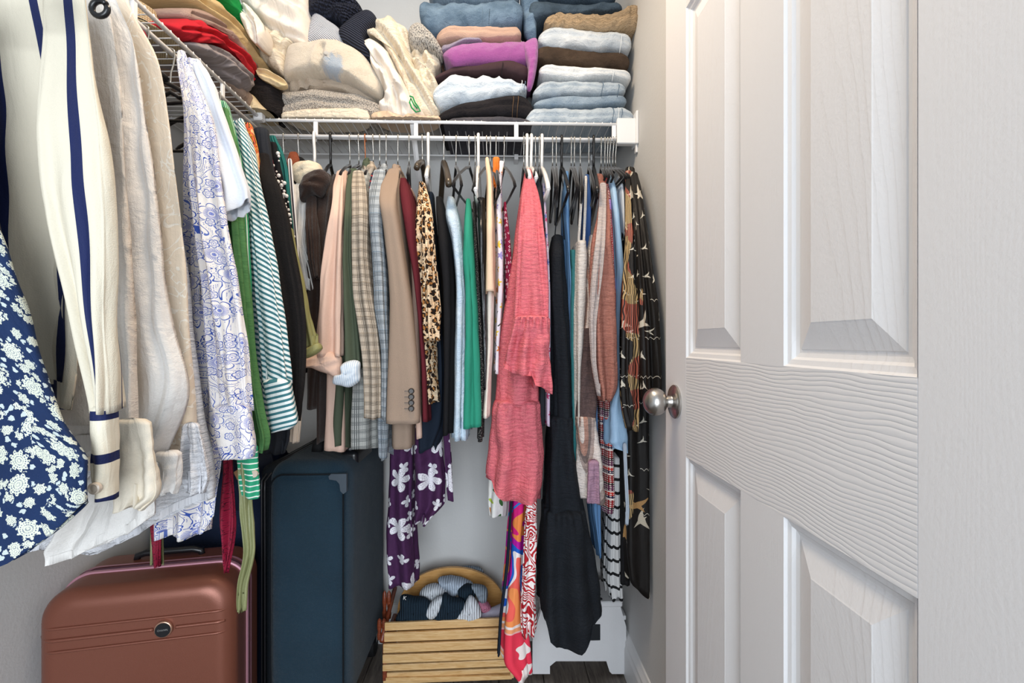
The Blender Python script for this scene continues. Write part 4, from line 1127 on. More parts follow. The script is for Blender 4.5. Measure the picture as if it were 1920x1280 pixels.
F['birds'] = mat('black_bird_print', birds(0, 0.66), 0.55, smoothcloth, 0.002, spec=0.3)
F['birds_gold'] = mat('black_gold_bird_print', birds(0, 0.50), 0.55, smoothcloth, 0.002, spec=0.3)
F['pleat'] = mat('black_white_bands', lambda x: mixc(fr(x[2] / 0.037 + (noise(x[0], 8, 1) - 0.5) * 0.3) < 0.22, c('#c6c6c6'), c('#16171a')), 0.8, smoothcloth, 0.001)
F['sash'] = cloth('grey_blue_sash', '#a9b4c2', weave)
F['purplefl'] = mat('plum_floral', purple_floral, 0.8, weave, 0.0015)
F['abstract'] = mat('abstract_bright_print', abstract_dress, 0.75, smoothcloth, 0.002)
F['redzebra'] = mat('red_white_wave_print', redzebra, 0.8, smoothcloth, 0.002)
F['whiteleaf'] = mat('white_leaf_print', whiteleaf, 0.8, weave, 0.0015)
F['redpais'] = mat('crimson_paisley', lambda x: mixc(ab(noise(x[0], 70, 2, 0.5, 2.0) - 0.5) < 0.02, c('#8d1a36'), c('#4f0d20')), 0.6, smoothcloth, 0.0015)
F['olsat'] = cloth('olive_green_satin', '#878a60', smoothcloth, rough=0.35, spec=0.5)
F['nav_red'] = mat('navy_red_trim', stripes('#242a3a', '#b02a30', 0.02, 0.2, 0.3, 1.0), 0.8, smoothcloth, 0.001)

# ============================================================ HANGING GARMENTS
def garment(name, label, cat, parts, group=None):
    """parts: (part name, rows, Yfront, Yback, material key, options)"""
    if len(parts) == 1:
        p = parts[0]; return tag(drape(name, p[1], p[2], p[3], F[p[4]], None, **(p[5] if len(p) > 5 else {})), label, cat, group)
    rows = parts[0][1]; b_ = rows[-1]; q = at_y((b_[1] + b_[2]) / 2, b_[0], parts[0][2])
    t = thing(name, (q[0], (parts[0][2] + parts[0][3]) / 2, q[2]), label, cat, group)
    for p in parts: drape(p[0], p[1], p[2], p[3], F[p[4]], t, **(p[5] if len(p) > 5 else {}))
    return t
def cuffp(parent, name, poly, Y, key, th=0.02, seed=1, amp=0.004, n=60, **kw):
    return pillow(name, poly, 'Y', Y, th, F[key], parent, seed=seed, amp=amp, n=n, m=14, freq=110, **kw)
# ---- back rod, from left to right
BR = 'clothes on the back rod'
garment('jacket', 'black garment with rust-brown collar at the left end of the back rod', 'jacket', [
    ('body', [(292, 545, 562, 1.41), (302, 538, 572, 1.38), (330, 532, 580), (420, 535, 575), (700, 540, 578)], 1.33, 1.60, 'black', dict(seed=1)),
    ('collar', [(286, 540, 557, 1.40), (296, 534, 560, 1.375), (312, 533, 556, 1.37)], 1.37, 1.43, 'rust', dict(seed=2, m=14, amp=0.001, n=40))], BR)
g = garment('hoodie', 'cream hooded sweatshirt beside the dark brown hoodie', 'hoodie', [
    ('body', [(318, 556, 596, 1.38), (345, 546, 600, 1.345), (420, 545, 596), (500, 553, 598), (550, 572, 602), (700, 576, 598)], 1.32, 1.60, 'creamknit', dict(seed=3, amp=0.004)),
    ('sleeve', [(330, 546, 580, 1.34), (400, 548, 574), (455, 552, 568), (500, 556, 584), (542, 568, 592)], 1.30, 1.34, 'white2', dict(seed=4, amp=0.004))], BR)
cuffp(g, 'hood', [(547, 330), (553, 309), (570, 303), (590, 303), (603, 312), (600, 330), (580, 345), (562, 350)], 1.35, 'creamknit', 0.035, 5, 0.006)
g = garment('hoodie', 'dark brown fleece hoodie with hood folded over, next to the blush coat', 'hoodie', [
    ('body', [(322, 592, 615, 1.39), (342, 578, 620, 1.345), (400, 568, 612), (480, 562, 606), (560, 566, 604), (700, 566, 600), (768, 567, 592)], 1.30, 1.58, 'brown', dict(seed=6, amp=0.006, K=12)),
    ('sleeve', [(370, 572, 594, 1.30), (430, 570, 594), (480, 574, 596), (520, 584, 598)], 1.265, 1.30, 'brown', dict(seed=7, amp=0.003)),
    ], BR)
cuffp(g, 'hood', [(563, 352), (572, 332), (590, 320), (607, 317), (618, 332), (612, 350), (601, 368), (586, 364), (566, 378)], 1.30, 'brown', 0.035, 7, 0.007)
garment('jacket', 'second dark brown garment, squeezed between brown hoodie and blush coat', 'jacket', [
    ('body', [(326, 622, 634, 1.39), (350, 608, 636, 1.33), (400, 602, 632), (480, 597, 622), (560, 592, 612), (720, 588, 604), (832, 588, 602)], 1.31, 1.58, 'brown', dict(seed=8, amp=0.004))], BR)
g = garment('coat', 'blush pink long coat with rolled-up sleeve', 'coat', [
    ('body', [(317, 634, 648, 1.40), (335, 628, 652, 1.33), (400, 616, 648), (500, 605, 644), (620, 604, 648), (720, 603, 646), (848, 597, 648)], 1.31, 1.60, 'blush', dict(seed=9, amp=0.006)),
    ('sleeve', [(322, 630, 646, 1.38), (345, 622, 645, 1.29), (400, 614, 643), (460, 604, 641), (520, 594, 640), (600, 586, 638), (668, 580, 639)], 1.245, 1.31, 'blush', dict(seed=10, amp=0.006, K=6)),
    ], BR)
cuffp(g, 'rolled_cuff', [(568, 676), (590, 664), (612, 655), (634, 664), (641, 674), (637, 706), (618, 701), (600, 695), (584, 689), (568, 688)], 1.265, 'blush', 0.03, 11, 0.005, ang=0.2)
g = garment('blazer', 'dark olive blazer with sleeve rolled to its white striped lining', 'blazer', [
    ('body', [(318, 650, 684, 1.39), (340, 646, 682, 1.34), (420, 644, 668), (600, 640, 672), (720, 622, 652), (800, 616, 650), (842, 622, 649)], 1.31, 1.60, 'olivecrepe', dict(seed=12, amp=0.005, hem=0.010)),
    ('sleeve', [(318, 652, 672, 1.38), (345, 647, 665, 1.30), (400, 643, 660), (480, 640, 658), (560, 640, 665), (640, 641, 674), (690, 643, 678)], 1.25, 1.31, 'olivecrepe', dict(seed=13, amp=0.004, K=6)),
    ('collar', [(297, 682, 690, 1.41), (302, 676, 694), (315, 674, 694)], 1.38, 1.46, 'olivecrepe', dict(seed=14, m=14, amp=0.001, n=40))], BR)
cuffp(g, 'rolled_cuff', [(640, 684), (656, 675), (674, 677), (675, 694), (674, 713), (656, 725), (640, 722), (625, 718), (627, 704), (640, 700)], 1.245, 'lining', 0.026, 15, 0.005)
g = garment('blazer', 'beige checked blazer between olive and grey-blue blazers', 'blazer', [
    ('body', [(310, 674, 700, 1.40), (335, 664, 695, 1.33), (420, 660, 690), (560, 662, 700), (720, 648, 700), (844, 645, 703)], 1.31, 1.60, 'glen_hem', dict(seed=16, amp=0.007)),
    ('sleeve', [(322, 660, 682, 1.36), (345, 656, 688, 1.28), (400, 654, 690), (480, 654, 690), (560, 657, 700), (620, 668, 710), (700, 677, 716), (786, 679, 714)], 1.235, 1.31, 'glen_beige', dict(seed=17, amp=0.005, K=7)),
    ('collar', [(304, 690, 700, 1.40), (312, 682, 706), (330, 672, 700)], 1.37, 1.44, 'glen_beige', dict(seed=18, m=14, amp=0.002, n=40))], BR)
garment('cardigan', 'navy garment with red and white trim behind the checked blazers', 'cardigan', [
    ('body', [(322, 695, 704, 1.38), (340, 688, 702, 1.34), (420, 690, 700), (700, 692, 706)], 1.335, 1.56, 'nav_red', dict(seed=19, amp=0.003))], BR)
garment('blazer', 'grey-blue checked blazer left of the plain taupe blazer', 'blazer', [
    ('body', [(312, 712, 728, 1.40), (340, 702, 726, 1.33), (420, 700, 722), (560, 700, 724), (720, 705, 725), (800, 700, 726), (858, 703, 722)], 1.31, 1.60, 'glen_blue', dict(seed=20, amp=0.006, hem=0.012)),
    ('sleeve', [(320, 700, 724, 1.37), (350, 690, 722, 1.28), (385, 686, 716), (430, 689, 716), (500, 695, 722), (570, 698, 724), (660, 714, 725), (788, 715, 724)], 1.235, 1.30, 'glen_blue', dict(seed=21, amp=0.004, K=6)),
    ('collar', [(308, 714, 724, 1.40), (318, 706, 730), (336, 700, 722)], 1.37, 1.44, 'glen_blue', dict(seed=22, m=14, amp=0.002, n=40))], BR)
g = garment('blazer', 'plain taupe wool blazer with four dark sleeve buttons', 'blazer', [
    ('body', [(314, 734, 752, 1.40), (345, 724, 752, 1.33), (420, 722, 760), (600, 726, 776), (720, 726, 778), (843, 726, 775)], 1.31, 1.60, 'taupe', dict(seed=23, amp=0.003, hem=0.002)),
    ('sleeve', [(318, 728, 750, 1.38), (335, 716, 750, 1.31), (358, 706, 744, 1.27), (380, 706, 742), (420, 713, 749), (500, 721, 762), (560, 724, 772), (640, 722, 781), (720, 718, 788), (795, 715, 790)], 1.225, 1.31, 'taupe', dict(seed=24, amp=0.0015, K=4, hem=0.001)),
    ('collar', [(310, 734, 750, 1.41), (316, 729, 753), (326, 728, 750)], 1.375, 1.46, 'taupe', dict(seed=25, m=14, amp=0.001, n=40))], BR)
mbut = mat('dark_horn_button', c('#34302e'), 0.3, None, spec=0.5)
for y_ in (733, 744, 755, 766):
    q = at_y(771, y_, 1.222); autosmooth(MB().lathe([(0, 0.004), (0.0072, 0.004), (0.0072, -0.001), (0.0062, -0.0024), (0.0050, -0.0012), (0, -0.0012)], q, 'y', 18).build('button', mbut, g))
    q = at_y(762, y_, 1.2235); MB().box(q[0] - 0.005, q[0] + 0.004, q[1], q[1] + 0.003, q[2] - 0.0006, q[2] + 0.0006).build('buttonhole', mbut, g)
garment('cardigan', 'maroon cardigan hanging between taupe blazer and leopard blouse', 'cardigan', [
    ('body', [(333, 746, 762, 1.39), (352, 742, 770, 1.31), (400, 748, 778), (450, 757, 780), (520, 770, 787), (600, 780, 792), (700, 786, 800), (793, 788, 802)], 1.27, 1.58, 'maroon', dict(seed=26, amp=0.003))], BR)
garment('top', 'narrow blush top peeping out behind the leopard blouse', 'top', [
    ('body', [(352, 760, 772, 1.39), (380, 758, 772), (430, 762, 778), (560, 768, 784), (824, 778, 790)], 1.33, 1.55, 'blush', dict(seed=27, amp=0.003))], BR)
g = garment('blouse', 'leopard print blouse with frayed frilled cuff', 'blouse', [
    ('body', [(340, 784, 794, 1.40), (365, 778, 802, 1.34), (420, 772, 800), (500, 772, 808), (600, 780, 812), (690, 791, 815), (757, 799, 822)], 1.29, 1.58, 'leopard', dict(seed=28, amp=0.006, K=11)),
    ('sleeve', [(345, 784, 798, 1.38), (370, 788, 806, 1.31), (400, 790, 812, 1.27), (460, 790, 814), (520, 792, 820), (580, 792, 827), (618, 793, 824), (638, 796, 825)], 1.235, 1.29, 'leopard', dict(seed=29, amp=0.005, K=8))], BR)
garment('trousers', 'black garment hanging right of the leopard blouse', 'top', [
    ('body', [(368, 815, 828, 1.37), (398, 813, 838, 1.31), (450, 815, 846), (520, 822, 851), (600, 826, 852), (700, 830, 850), (817, 828, 847)], 1.28, 1.55, 'black', dict(seed=30, amp=0.006, K=9))], BR)
garment('top', 'dark navy top with hanging hem between leopard blouse and black trousers', 'top', [
    ('body', [(360, 800, 812, 1.40), (480, 800, 816), (650, 812, 832), (700, 812, 834), (760, 800, 836), (800, 778, 836), (842, 782, 815)], 1.34, 1.52, 'navy', dict(seed=31, amp=0.005, hem=0.012))], BR)
garment('shirt', 'pale denim blue shirt with frayed shoulder left of the emerald top', 'shirt', [
    ('body', [(368, 838, 850, 1.37), (385, 830, 858, 1.31), (402, 829, 862), (430, 840, 867), (500, 851, 872), (560, 853, 877), (640, 851, 876), (760, 848, 876), (828, 846, 877)], 1.27, 1.55, 'paledenim', dict(seed=32, amp=0.007, K=12, hem=0.002))], BR)
garment('top', 'emerald green draped top next to the pale denim shirt', 'top', [
    ('body', [(372, 873, 882, 1.35), (395, 869, 885, 1.30), (440, 866, 888), (478, 865, 890), (520, 871, 893), (600, 873, 898), (700, 869, 901), (804, 865, 903)], 1.26, 1.52, 'emerald', dict(seed=33, amp=0.008, K=7))], BR)
garment('jacket', 'narrow black and grey tweed jacket squeezed right of the emerald top', 'jacket', [
    ('body', [(378, 885, 890, 1.37), (450, 887, 895), (560, 893, 902), (700, 898, 910), (828, 893, 906)], 1.30, 1.52, 'cord', dict(seed=34, amp=0.002))], BR)
garment('trousers', 'shiny black leather trousers between tweed jacket and nude top', 'trousers', [
    ('body', [(370, 894, 910, 1.36), (420, 894, 911), (500, 898, 912), (600, 903, 914), (690, 906, 916), (730, 907, 914)], 1.29, 1.50, 'leather', dict(seed=35, amp=0.003, K=12))], BR)
garment('top', 'nude satin top with short sleeve left of the floral blouse', 'top', [
    ('body', [(297, 909, 917, 1.43), (312, 910, 920, 1.40), (325, 911, 923, 1.36), (350, 911, 926, 1.31), (430, 909, 929), (480, 908, 930), (548, 905, 931)], 1.26, 1.52, 'nude', dict(seed=36, amp=0.003, K=6))], BR)
garment('trousers', 'off-white straight trousers below the nude top', 'trousers', [
    ('body', [(420, 911, 926), (545, 912, 927), (650, 911, 925), (700, 909, 922), (783, 905, 920)], 1.30, 1.48, 'offwhite', dict(seed=37, amp=0.003, K=6))], BR)
g = garment('blouse', 'white blouse with yellow flowers and an orange neck scarf', 'blouse', [
    ('body', [(303, 932, 947, 1.43), (330, 928, 942, 1.38), (400, 928, 943), (500, 930, 947), (560, 930, 946), (640, 928, 940), (700, 926, 938)], 1.32, 1.55, 'yellowfl', dict(seed=38, amp=0.003, K=6))], BR)
tag(drape('scarf', [(296, 923, 938), (318, 924, 936), (335, 925, 933), (348, 926, 930)], 1.365, 1.385, F['scarf'], None, seed=39, amp=0.003, m=24, n=50), 'orange silk scarf knotted on the yellow floral blouse', 'scarf')
garment('blouse', 'maroon blouse with tiny white blossoms left of the coral dress', 'blouse', [
    ('body', [(378, 944, 950, 1.38), (400, 943, 953, 1.35), (450, 945, 960), (500, 947, 962), (560, 948, 962), (700, 948, 965)], 1.32, 1.55, 'maroonfl', dict(seed=40, amp=0.004))], BR)
def ruf(P, t, q): return P
g = garment('dress', 'coral pink tiered linen dress with flounced sleeve in the middle of the rod', 'dress', [
    ('body', [(322, 984, 994, 1.41), (345, 978, 1006, 1.37), (400, 968, 1012, 1.30), (470, 960, 1018), (553, 946, 1020), (640, 932, 1020), (700, 928, 1021), (762, 924, 1022)], 1.28, 1.55, 'coral', dict(seed=41, amp=0.009, xs=0.4, K=8, pinch=[560], hem=0.001)),
    ('skirt_tier', [(757, 922, 1022), (775, 916, 1024), (850, 908, 1028), (905, 902, 1028), (955, 902, 1026)], 1.262, 1.56, 'coral', dict(hl=[(900, 908), (930, 922), (975, 940), (1020, 950)], seed=42, amp=0.015, xs=0.35, K=7, pinch=[760], hem=0.018, m=44, sm=1)),
    ('sleeve', [(318, 985, 996, 1.41), (332, 983, 1002, 1.36), (360, 978, 1012, 1.30), (400, 974, 1019, 1.25), (450, 970, 1026), (520, 966, 1032), (598, 962, 1034)], 1.215, 1.28, 'coral', dict(seed=43, amp=0.008, xs=0.35, K=5, hem=0.001)),
    ('sleeve_flounce', [(594, 961, 1035), (612, 957, 1038), (650, 948, 1040), (690, 940, 1043), (745, 939, 1045)], 1.195, 1.285, 'coral', dict(seed=44, amp=0.014, xs=0.35, K=6, pinch=[596], hem=0.008, m=44, sm=1, hl=[(936, 686), (960, 694), (985, 704), (1000, 712), (1002, 728), (1045, 736)]))], BR)
tag(g.children[0], None)
garment('top', 'black top directly right of the coral dress shoulder', 'top', [
    ('body', [(325, 1003, 1012, 1.41), (350, 1003, 1020, 1.36), (420, 1012, 1024, 1.33), (560, 1015, 1026), (800, 1010, 1024)], 1.32, 1.52, 'charcoal', dict(seed=45, amp=0.003))], BR)
garment('blouse', 'lilac floral blouse squeezed between coral and long black dress', 'blouse', [
    ('body', [(345, 1016, 1022, 1.40), (400, 1020, 1027, 1.34), (480, 1024, 1032), (560, 1026, 1034), (800, 1024, 1034)], 1.31, 1.50, 'lilacfl', dict(seed=46, amp=0.002))], BR)
g = garment('dress', 'long charcoal-black tiered maxi dress reaching almost to the floor', 'dress', [
    ('body', [(440, 1036, 1058, 1.36), (470, 1033, 1062), (520, 1031, 1066), (600, 1031, 1072), (700, 1031, 1078), (790, 1031, 1081)], 1.31, 1.52, 'blackcrepe', dict(seed=47, amp=0.010, K=7, hem=0.001)),
    ('skirt_tier', [(786, 1030, 1081), (850, 1029, 1086), (910, 1026, 1096), (972, 1020, 1108)], 1.295, 1.53, 'blackcrepe', dict(seed=48, amp=0.008, K=7, pinch=[788], hem=0.001)),
    ('skirt_tier', [(967, 1018, 1107), (1030, 1012, 1122), (1100, 1008, 1135), (1170, 1007, 1147), (1230, 1007, 1149)], 1.28, 1.54, 'blackcrepe', dict(hl=[(1003, 1168), (1026, 1172), (1032, 1205), (1060, 1226), (1092, 1222), (1106, 1200), (1113, 1176), (1150, 1166)], seed=49, amp=0.015, xs=0.4, K=6, pinch=[968], hem=0.004, m=48, sm=1))], BR)
for x0, x1 in ((1044, 1040), (1055, 1058)):
    MB().tube([at_y(1050, 318, 1.44), at_y(x0 + 3, 360, 1.42), at_y(x0, 400, 1.40), at_y(x1, 448, 1.38)], 0.004, 6, flat=0.4).build('strap', F['blackcrepe'], g, True)
garment('shirt', 'cornflower blue shirt right of the long black dress', 'shirt', [
    ('body', [(322, 1060, 1067, 1.42), (350, 1058, 1070, 1.38), (420, 1060, 1070, 1.36), (520, 1066, 1074), (760, 1070, 1080)], 1.34, 1.52, 'bluesh', dict(seed=50, amp=0.004))], BR)
g = garment('dress', 'teal linen strappy dress behind the white strappy dress', 'dress', [
    ('body', [(468, 1069, 1082), (520, 1070, 1083), (600, 1070, 1084), (700, 1072, 1086), (880, 1074, 1094)], 1.33, 1.50, 'tealdress', dict(seed=51, amp=0.004))], BR)
g2 = drape('strap', [(380, 1068, 1071), (420, 1069, 1072), (470, 1070, 1074)], 1.35, 1.36, F['tealdress'], None, m=12, n=24, amp=0)
bpy.data.objects.remove(g2)
g = garment('dress', 'ecru linen dress hanging by two long pale straps', 'dress', [
    ('body', [(450, 1083, 1103), (480, 1080, 1108), (560, 1079, 1104), (640, 1079, 1098), (700, 1080, 1092), (800, 1081, 1090)], 1.30, 1.50, 'ecru', dict(seed=52, amp=0.005, K=8)),
    ('strap', [(326, 1089, 1094, 1.40), (380, 1087, 1093, 1.36), (455, 1083, 1088)], 1.31, 1.318, 'ecru', dict(seed=53, amp=0.0006, m=20, n=24)),
    ('strap', [(332, 1096, 1102, 1.40), (380, 1095, 1101, 1.36), (470, 1092, 1097)], 1.31, 1.318, 'ecru', dict(seed=54, amp=0.0006, m=20, n=24))], BR)
garment('shirt', 'royal blue shirt behind the ecru straps', 'shirt', [
    ('body', [(328, 1097, 1106, 1.42), (360, 1096, 1112, 1.38), (480, 1094, 1110), (700, 1096, 1108)], 1.35, 1.52, 'royal', dict(seed=55, amp=0.004))], BR)
g = garment('dress', 'colour-blocked taupe, brown and white dress with balloon sleeve', 'dress', [
    ('body', [(440, 1106, 1118, 1.34), (500, 1098, 1120), (560, 1096, 1128), (622, 1092, 1130)], 1.30, 1.54, 'patch', dict(seed=56, amp=0.006, K=9, hem=0.001)),
    ('skirt_panel', [(615, 1092, 1128), (680, 1086, 1128), (740, 1083, 1126), (790, 1082, 1124)], 1.295, 1.54, 'browndark', dict(seed=57, amp=0.006, K=9, hem=0.001)),
    ('hem_panel', [(785, 1081, 1125), (850, 1082, 1132), (920, 1086, 1138), (944, 1094, 1138)], 1.285, 1.545, 'patch', dict(seed=58, amp=0.008, K=8, hem=0.008)),
    ('hem_panel', [(868, 1102, 1126), (945, 1100, 1130)], 1.268, 1.30, 'mauve', dict(seed=59, amp=0.003, K=5, m=24, n=50)),
    ('sleeve', [(328, 1114, 1130, 1.40), (350, 1122, 1140, 1.34), (400, 1120, 1146, 1.28), (450, 1110, 1148), (520, 1106, 1156), (600, 1105, 1160), (700, 1112, 1163), (738, 1122, 1160), (752, 1128, 1146)], 1.225, 1.30, 'dusty', dict(seed=60, amp=0.005, K=6)),
    ('sleeve_panel', [(345, 1124, 1138, 1.33), (400, 1121, 1138, 1.27), (460, 1114, 1136), (520, 1108, 1130), (600, 1105, 1119), (680, 1110, 1118), (742, 1122, 1127)], 1.215, 1.232, 'greige', dict(seed=61, amp=0.003, K=4, n=50))], BR)
garment('blouse', 'red and purple dotted blouse between colour-block dress and pale blue silk', 'blouse', [
    ('body', [(335, 1131, 1140, 1.41), (360, 1134, 1148, 1.36), (420, 1139, 1152, 1.33), (480, 1144, 1154), (560, 1148, 1158), (720, 1140, 1156)], 1.31, 1.52, 'reddot', dict(seed=62, amp=0.003))], BR)
garment('dress', 'red and plum patterned dress with banded hem', 'dress', [
    ('body', [(560, 1140, 1150), (750, 1130, 1150), (850, 1132, 1155), (940, 1128, 1160), (962, 1130, 1154)], 1.34, 1.54, 'tribal', dict(seed=63, amp=0.005))], BR)
garment('blouse', 'pale blue silk blouse with flared layered hem', 'blouse', [
    ('body', [(330, 1140, 1150, 1.42), (350, 1144, 1160, 1.36), (400, 1150, 1166, 1.33), (500, 1156, 1176), (600, 1158, 1172), (720, 1158, 1171)], 1.305, 1.54, 'silkblue', dict(seed=64, amp=0.005, K=9, hem=0.001)),
    ('hem_panel', [(715, 1158, 1172), (760, 1146, 1180), (800, 1140, 1188), (832, 1139, 1193), (850, 1150, 1195)], 1.285, 1.54, 'silkblue', dict(seed=65, amp=0.008, K=7, hem=0.014, sm=1))], BR)
garment('shirt', 'white shirt between pale blue silk and the black bird-print robe', 'shirt', [
    ('body', [(330, 1158, 1168, 1.42), (350, 1164, 1172, 1.38), (420, 1168, 1176), (500, 1170, 1180), (800, 1168, 1182)], 1.35, 1.52, 'paleblue', dict(seed=66, amp=0.004))], BR)
garment('robe', 'long black bird-print robe at the right end of the back rod', 'robe', [
    ('body', [(315, 1172, 1190, 1.42), (335, 1172, 1196, 1.36), (400, 1176, 1208, 1.31), (500, 1178, 1215), (640, 1180, 1222), (800, 1176, 1228), (950, 1172, 1238), (1060, 1172, 1240), (1112, 1180, 1236)], 1.285, 1.50, 'birds', dict(seed=67, amp=0.006, K=8, hem=0.02)),
    ('sleeve', [(325, 1180, 1196, 1.38), (345, 1184, 1204, 1.32), (400, 1190, 1212, 1.27), (480, 1195, 1224, 1.23), (560, 1200, 1238, 1.20), (640, 1204, 1246, 1.19), (720, 1206, 1250), (752, 1208, 1249)], 1.185, 1.26, 'birds', dict(seed=68, amp=0.005, K=6)),
    ('front_panel', [(322, 1172, 1186, 1.38), (360, 1172, 1192, 1.31), (450, 1172, 1200, 1.26), (560, 1170, 1204), (660, 1168, 1204), (740, 1168, 1203), (785, 1174, 1203), (808, 1184, 1198)], 1.225, 1.28, 'birds_gold', dict(seed=69, amp=0.006, K=7))], BR)
garment('skirt', 'plain black long skirt hanging beside the bird-print robe', 'skirt', [
    ('body', [(800, 1163, 1178), (900, 1163, 1184), (1000, 1164, 1186), (1100, 1164, 1184)], 1.33, 1.50, 'black', dict(seed=70, amp=0.004))], BR)
garment('skirt', 'pleated skirt with black and white bands showing below the dresses', 'skirt', [
    ('body', [(860, 1150, 1170), (960, 1144, 1171), (1040, 1140, 1172), (1090, 1137, 1173), (1122, 1142, 1174)], 1.35, 1.50, 'pleat', dict(seed=71, amp=0.004, K=22, hem=0.012))], BR)
tag(drape('sash', [(835, 1168, 1176), (900, 1171, 1178), (960, 1174, 1181), (984, 1172, 1179)], 1.27, 1.276, F['sash'], None, seed=72, amp=0.001, n=30, m=30), 'grey-blue fabric sash dangling between the black robe and banded skirt', 'sash')
garment('dress', 'light blue dress hem showing between the black maxi dress and banded skirt', 'dress', [
    ('body', [(700, 1106, 1122), (860, 1108, 1126), (960, 1110, 1130), (1048, 1124, 1130)], 1.36, 1.50, 'bluesh', dict(seed=73, amp=0.004))], BR)
# lower garments
garment('trousers', 'plum wide-leg trousers with large white flowers, hanging low', 'trousers', [
    ('leg', [(780, 728, 772), (850, 724, 776), (950, 720, 776), (1010, 716, 780), (1060, 718, 784), (1104, 723, 783)], 1.40, 1.50, 'purplefl', dict(seed=74, amp=0.007, K=5)),
    ('leg', [(780, 770, 828), (850, 766, 832), (900, 770, 838), (950, 772, 836), (985, 774, 800)], 1.375, 1.48, 'purplefl', dict(seed=75, amp=0.007, K=5, sm=1)),
    ('sash', [(790, 828, 842), (860, 832, 846), (940, 838, 850)], 1.38, 1.41, 'purplefl', dict(seed=76, amp=0.003, K=4, n=40))])
garment('trousers', 'white leaf-print trouser leg just below the coral dress', 'trousers', [
    ('leg', [(860, 914, 955), (905, 913, 955), (950, 912, 953), (970, 914, 951)], 1.42, 1.50, 'whiteleaf', dict(seed=77, amp=0.004, K=5))])
garment('dress', 'long silky dress with bright pink, orange and blue abstract print', 'dress', [
    ('body', [(840, 962, 996), (930, 955, 992), (1000, 951, 985), (1080, 944, 985), (1160, 937, 990), (1210, 933, 996), (1245, 934, 1000), (1255, 950, 1001), (1276, 970, 1000)], 1.33, 1.44, 'abstract', dict(seed=78, amp=0.008, K=6, hem=0.004, sm=1)),
    ('edge_band', [(935, 957, 962), (1060, 948, 955), (1160, 936, 942), (1230, 932, 938)], 1.31, 1.35, 'navy', dict(seed=79, amp=0.001, n=24))])
garment('blouse', 'red and white wave-print sleeve hanging beside the abstract dress', 'blouse', [
    ('sleeve', [(860, 984, 1008), (945, 985, 1009), (1020, 980, 1008), (1090, 977, 1006), (1150, 974, 1006), (1180, 975, 1009), (1196, 978, 1006)], 1.285, 1.325, 'redzebra', dict(seed=80, amp=0.005, K=5))])

# ---- left rod, from the doorway inwards
LRg = 'clothes on the left rod'
def ly(y): return float(np.interp(y, [.50, .595, .665, .735, .785, .87, .93, 1.0, 1.045, 1.095, 1.16, 1.20, 1.25, 1.285, 1.325, 1.38], [.50, .535, .585, .64, .69, .765, .81, .875, .915, .955, 1.03, 1.07, 1.115, 1.16, 1.20, 1.24]))
def lw(X, Y): return 960 + FPX * ((X * _r[0] + Y * _r[1]) / (X * _f[0] + Y * _f[1]))      # pixel column of a world point
XLG = -0.90
def lrows(rows, Y, xl=XLG):
    o = []
    for r in rows:
        if len(r) == 2: o.append((r[0], lw(xl, Y), r[1]))
        elif len(r) == 4: o.append((r[0], r[1], r[2], ly(r[3])))
        elif len(r) == 3 and r[1] is not None: o.append(r)
        else: o.append(r)
    return o
def lg(name, label, cat, parts):
    return garment(name, label, cat, [(p[0], lrows(p[1], ly(p[2])), ly(p[2]), ly(p[3]), p[4], p[5] if len(p) > 5 else {}) for p in parts], LRg)
lg('cardigan', 'dark brown garment at the far left edge, in front of the striped blouse', 'cardigan', [
    ('body', [(-60, -40), (60, -22), (150, 0), (200, 10), (260, 20), (330, 33), (400, 45), (470, 60), (600, 68), (700, 68)], 0.545, 0.575, 'brown', dict(seed=81, amp=0.003))])
lg('skirt', 'navy skirt with white ditsy flowers sweeping across the lower left', 'skirt', [
    ('body', [(290, -10), (330, 4), (380, 20), (430, 40), (500, 62), (560, 82), (640, 106), (720, 130), (800, 164), (845, 192), (868, 208), (1085, 209)], 0.515, 0.540, 'navyfloral', dict(hl=[(-140, 1110), (-60, 1085), (15, 1056), (92, 1002), (148, 952), (190, 902), (208, 868)], seed=82, amp=0.007, K=5, uvm='w', hem=0.0, sm=0, e=0.45, m=90, n=120))])
lg('blouse', 'cream blouse with navy vertical stripes and banded cuff', 'blouse', [
    ('body', [(-60, 130), (40, 150), (100, 165), (200, 180), (400, 190), (600, 190), (720, 180), (770, 170)], 0.665, 0.705, 'navystripe', dict(seed=83, amp=0.008, K=8, n=110)),
    ('sleeve', [(-40, 70, 158, 0.655), (60, 74, 168, 0.64), (160, 62, 178, 0.62), (240, 54, 187, 0.60), (330, 56, 194), (400, 70, 199), (500, 92, 196), (600, 118, 192), (700, 140, 196), (776, 158, 194)], 0.595, 0.650, 'navystripe', dict(seed=84, amp=0.005, K=4, n=90, hem=0.001)),
    ('cuff', [(770, 160, 193), (800, 158, 195), (870, 154, 197), (900, 156, 197), (943, 166, 196)], 0.598, 0.640, 'navystripe_h', dict(seed=85, amp=0.002, K=3, n=50, m=30))])
q = at_y(178, 915, 0.534)
tag(autosmooth(MB().lathe([(0, 0.002), (0.0062, 0.002), (0.0062, -0.002), (0.0048, -0.003), (0.0035, -0.0018), (0, -0.0018)], q, 'y', 20).build('button', mat('shell_button', c('#cdbfae'), 0.25, None, spec=0.6), bpy.data.objects['blouse.009'] if False else [o for o in col.objects if o.name.startswith('blouse') and o.type == 'EMPTY'][-1])), 'pearly round button')
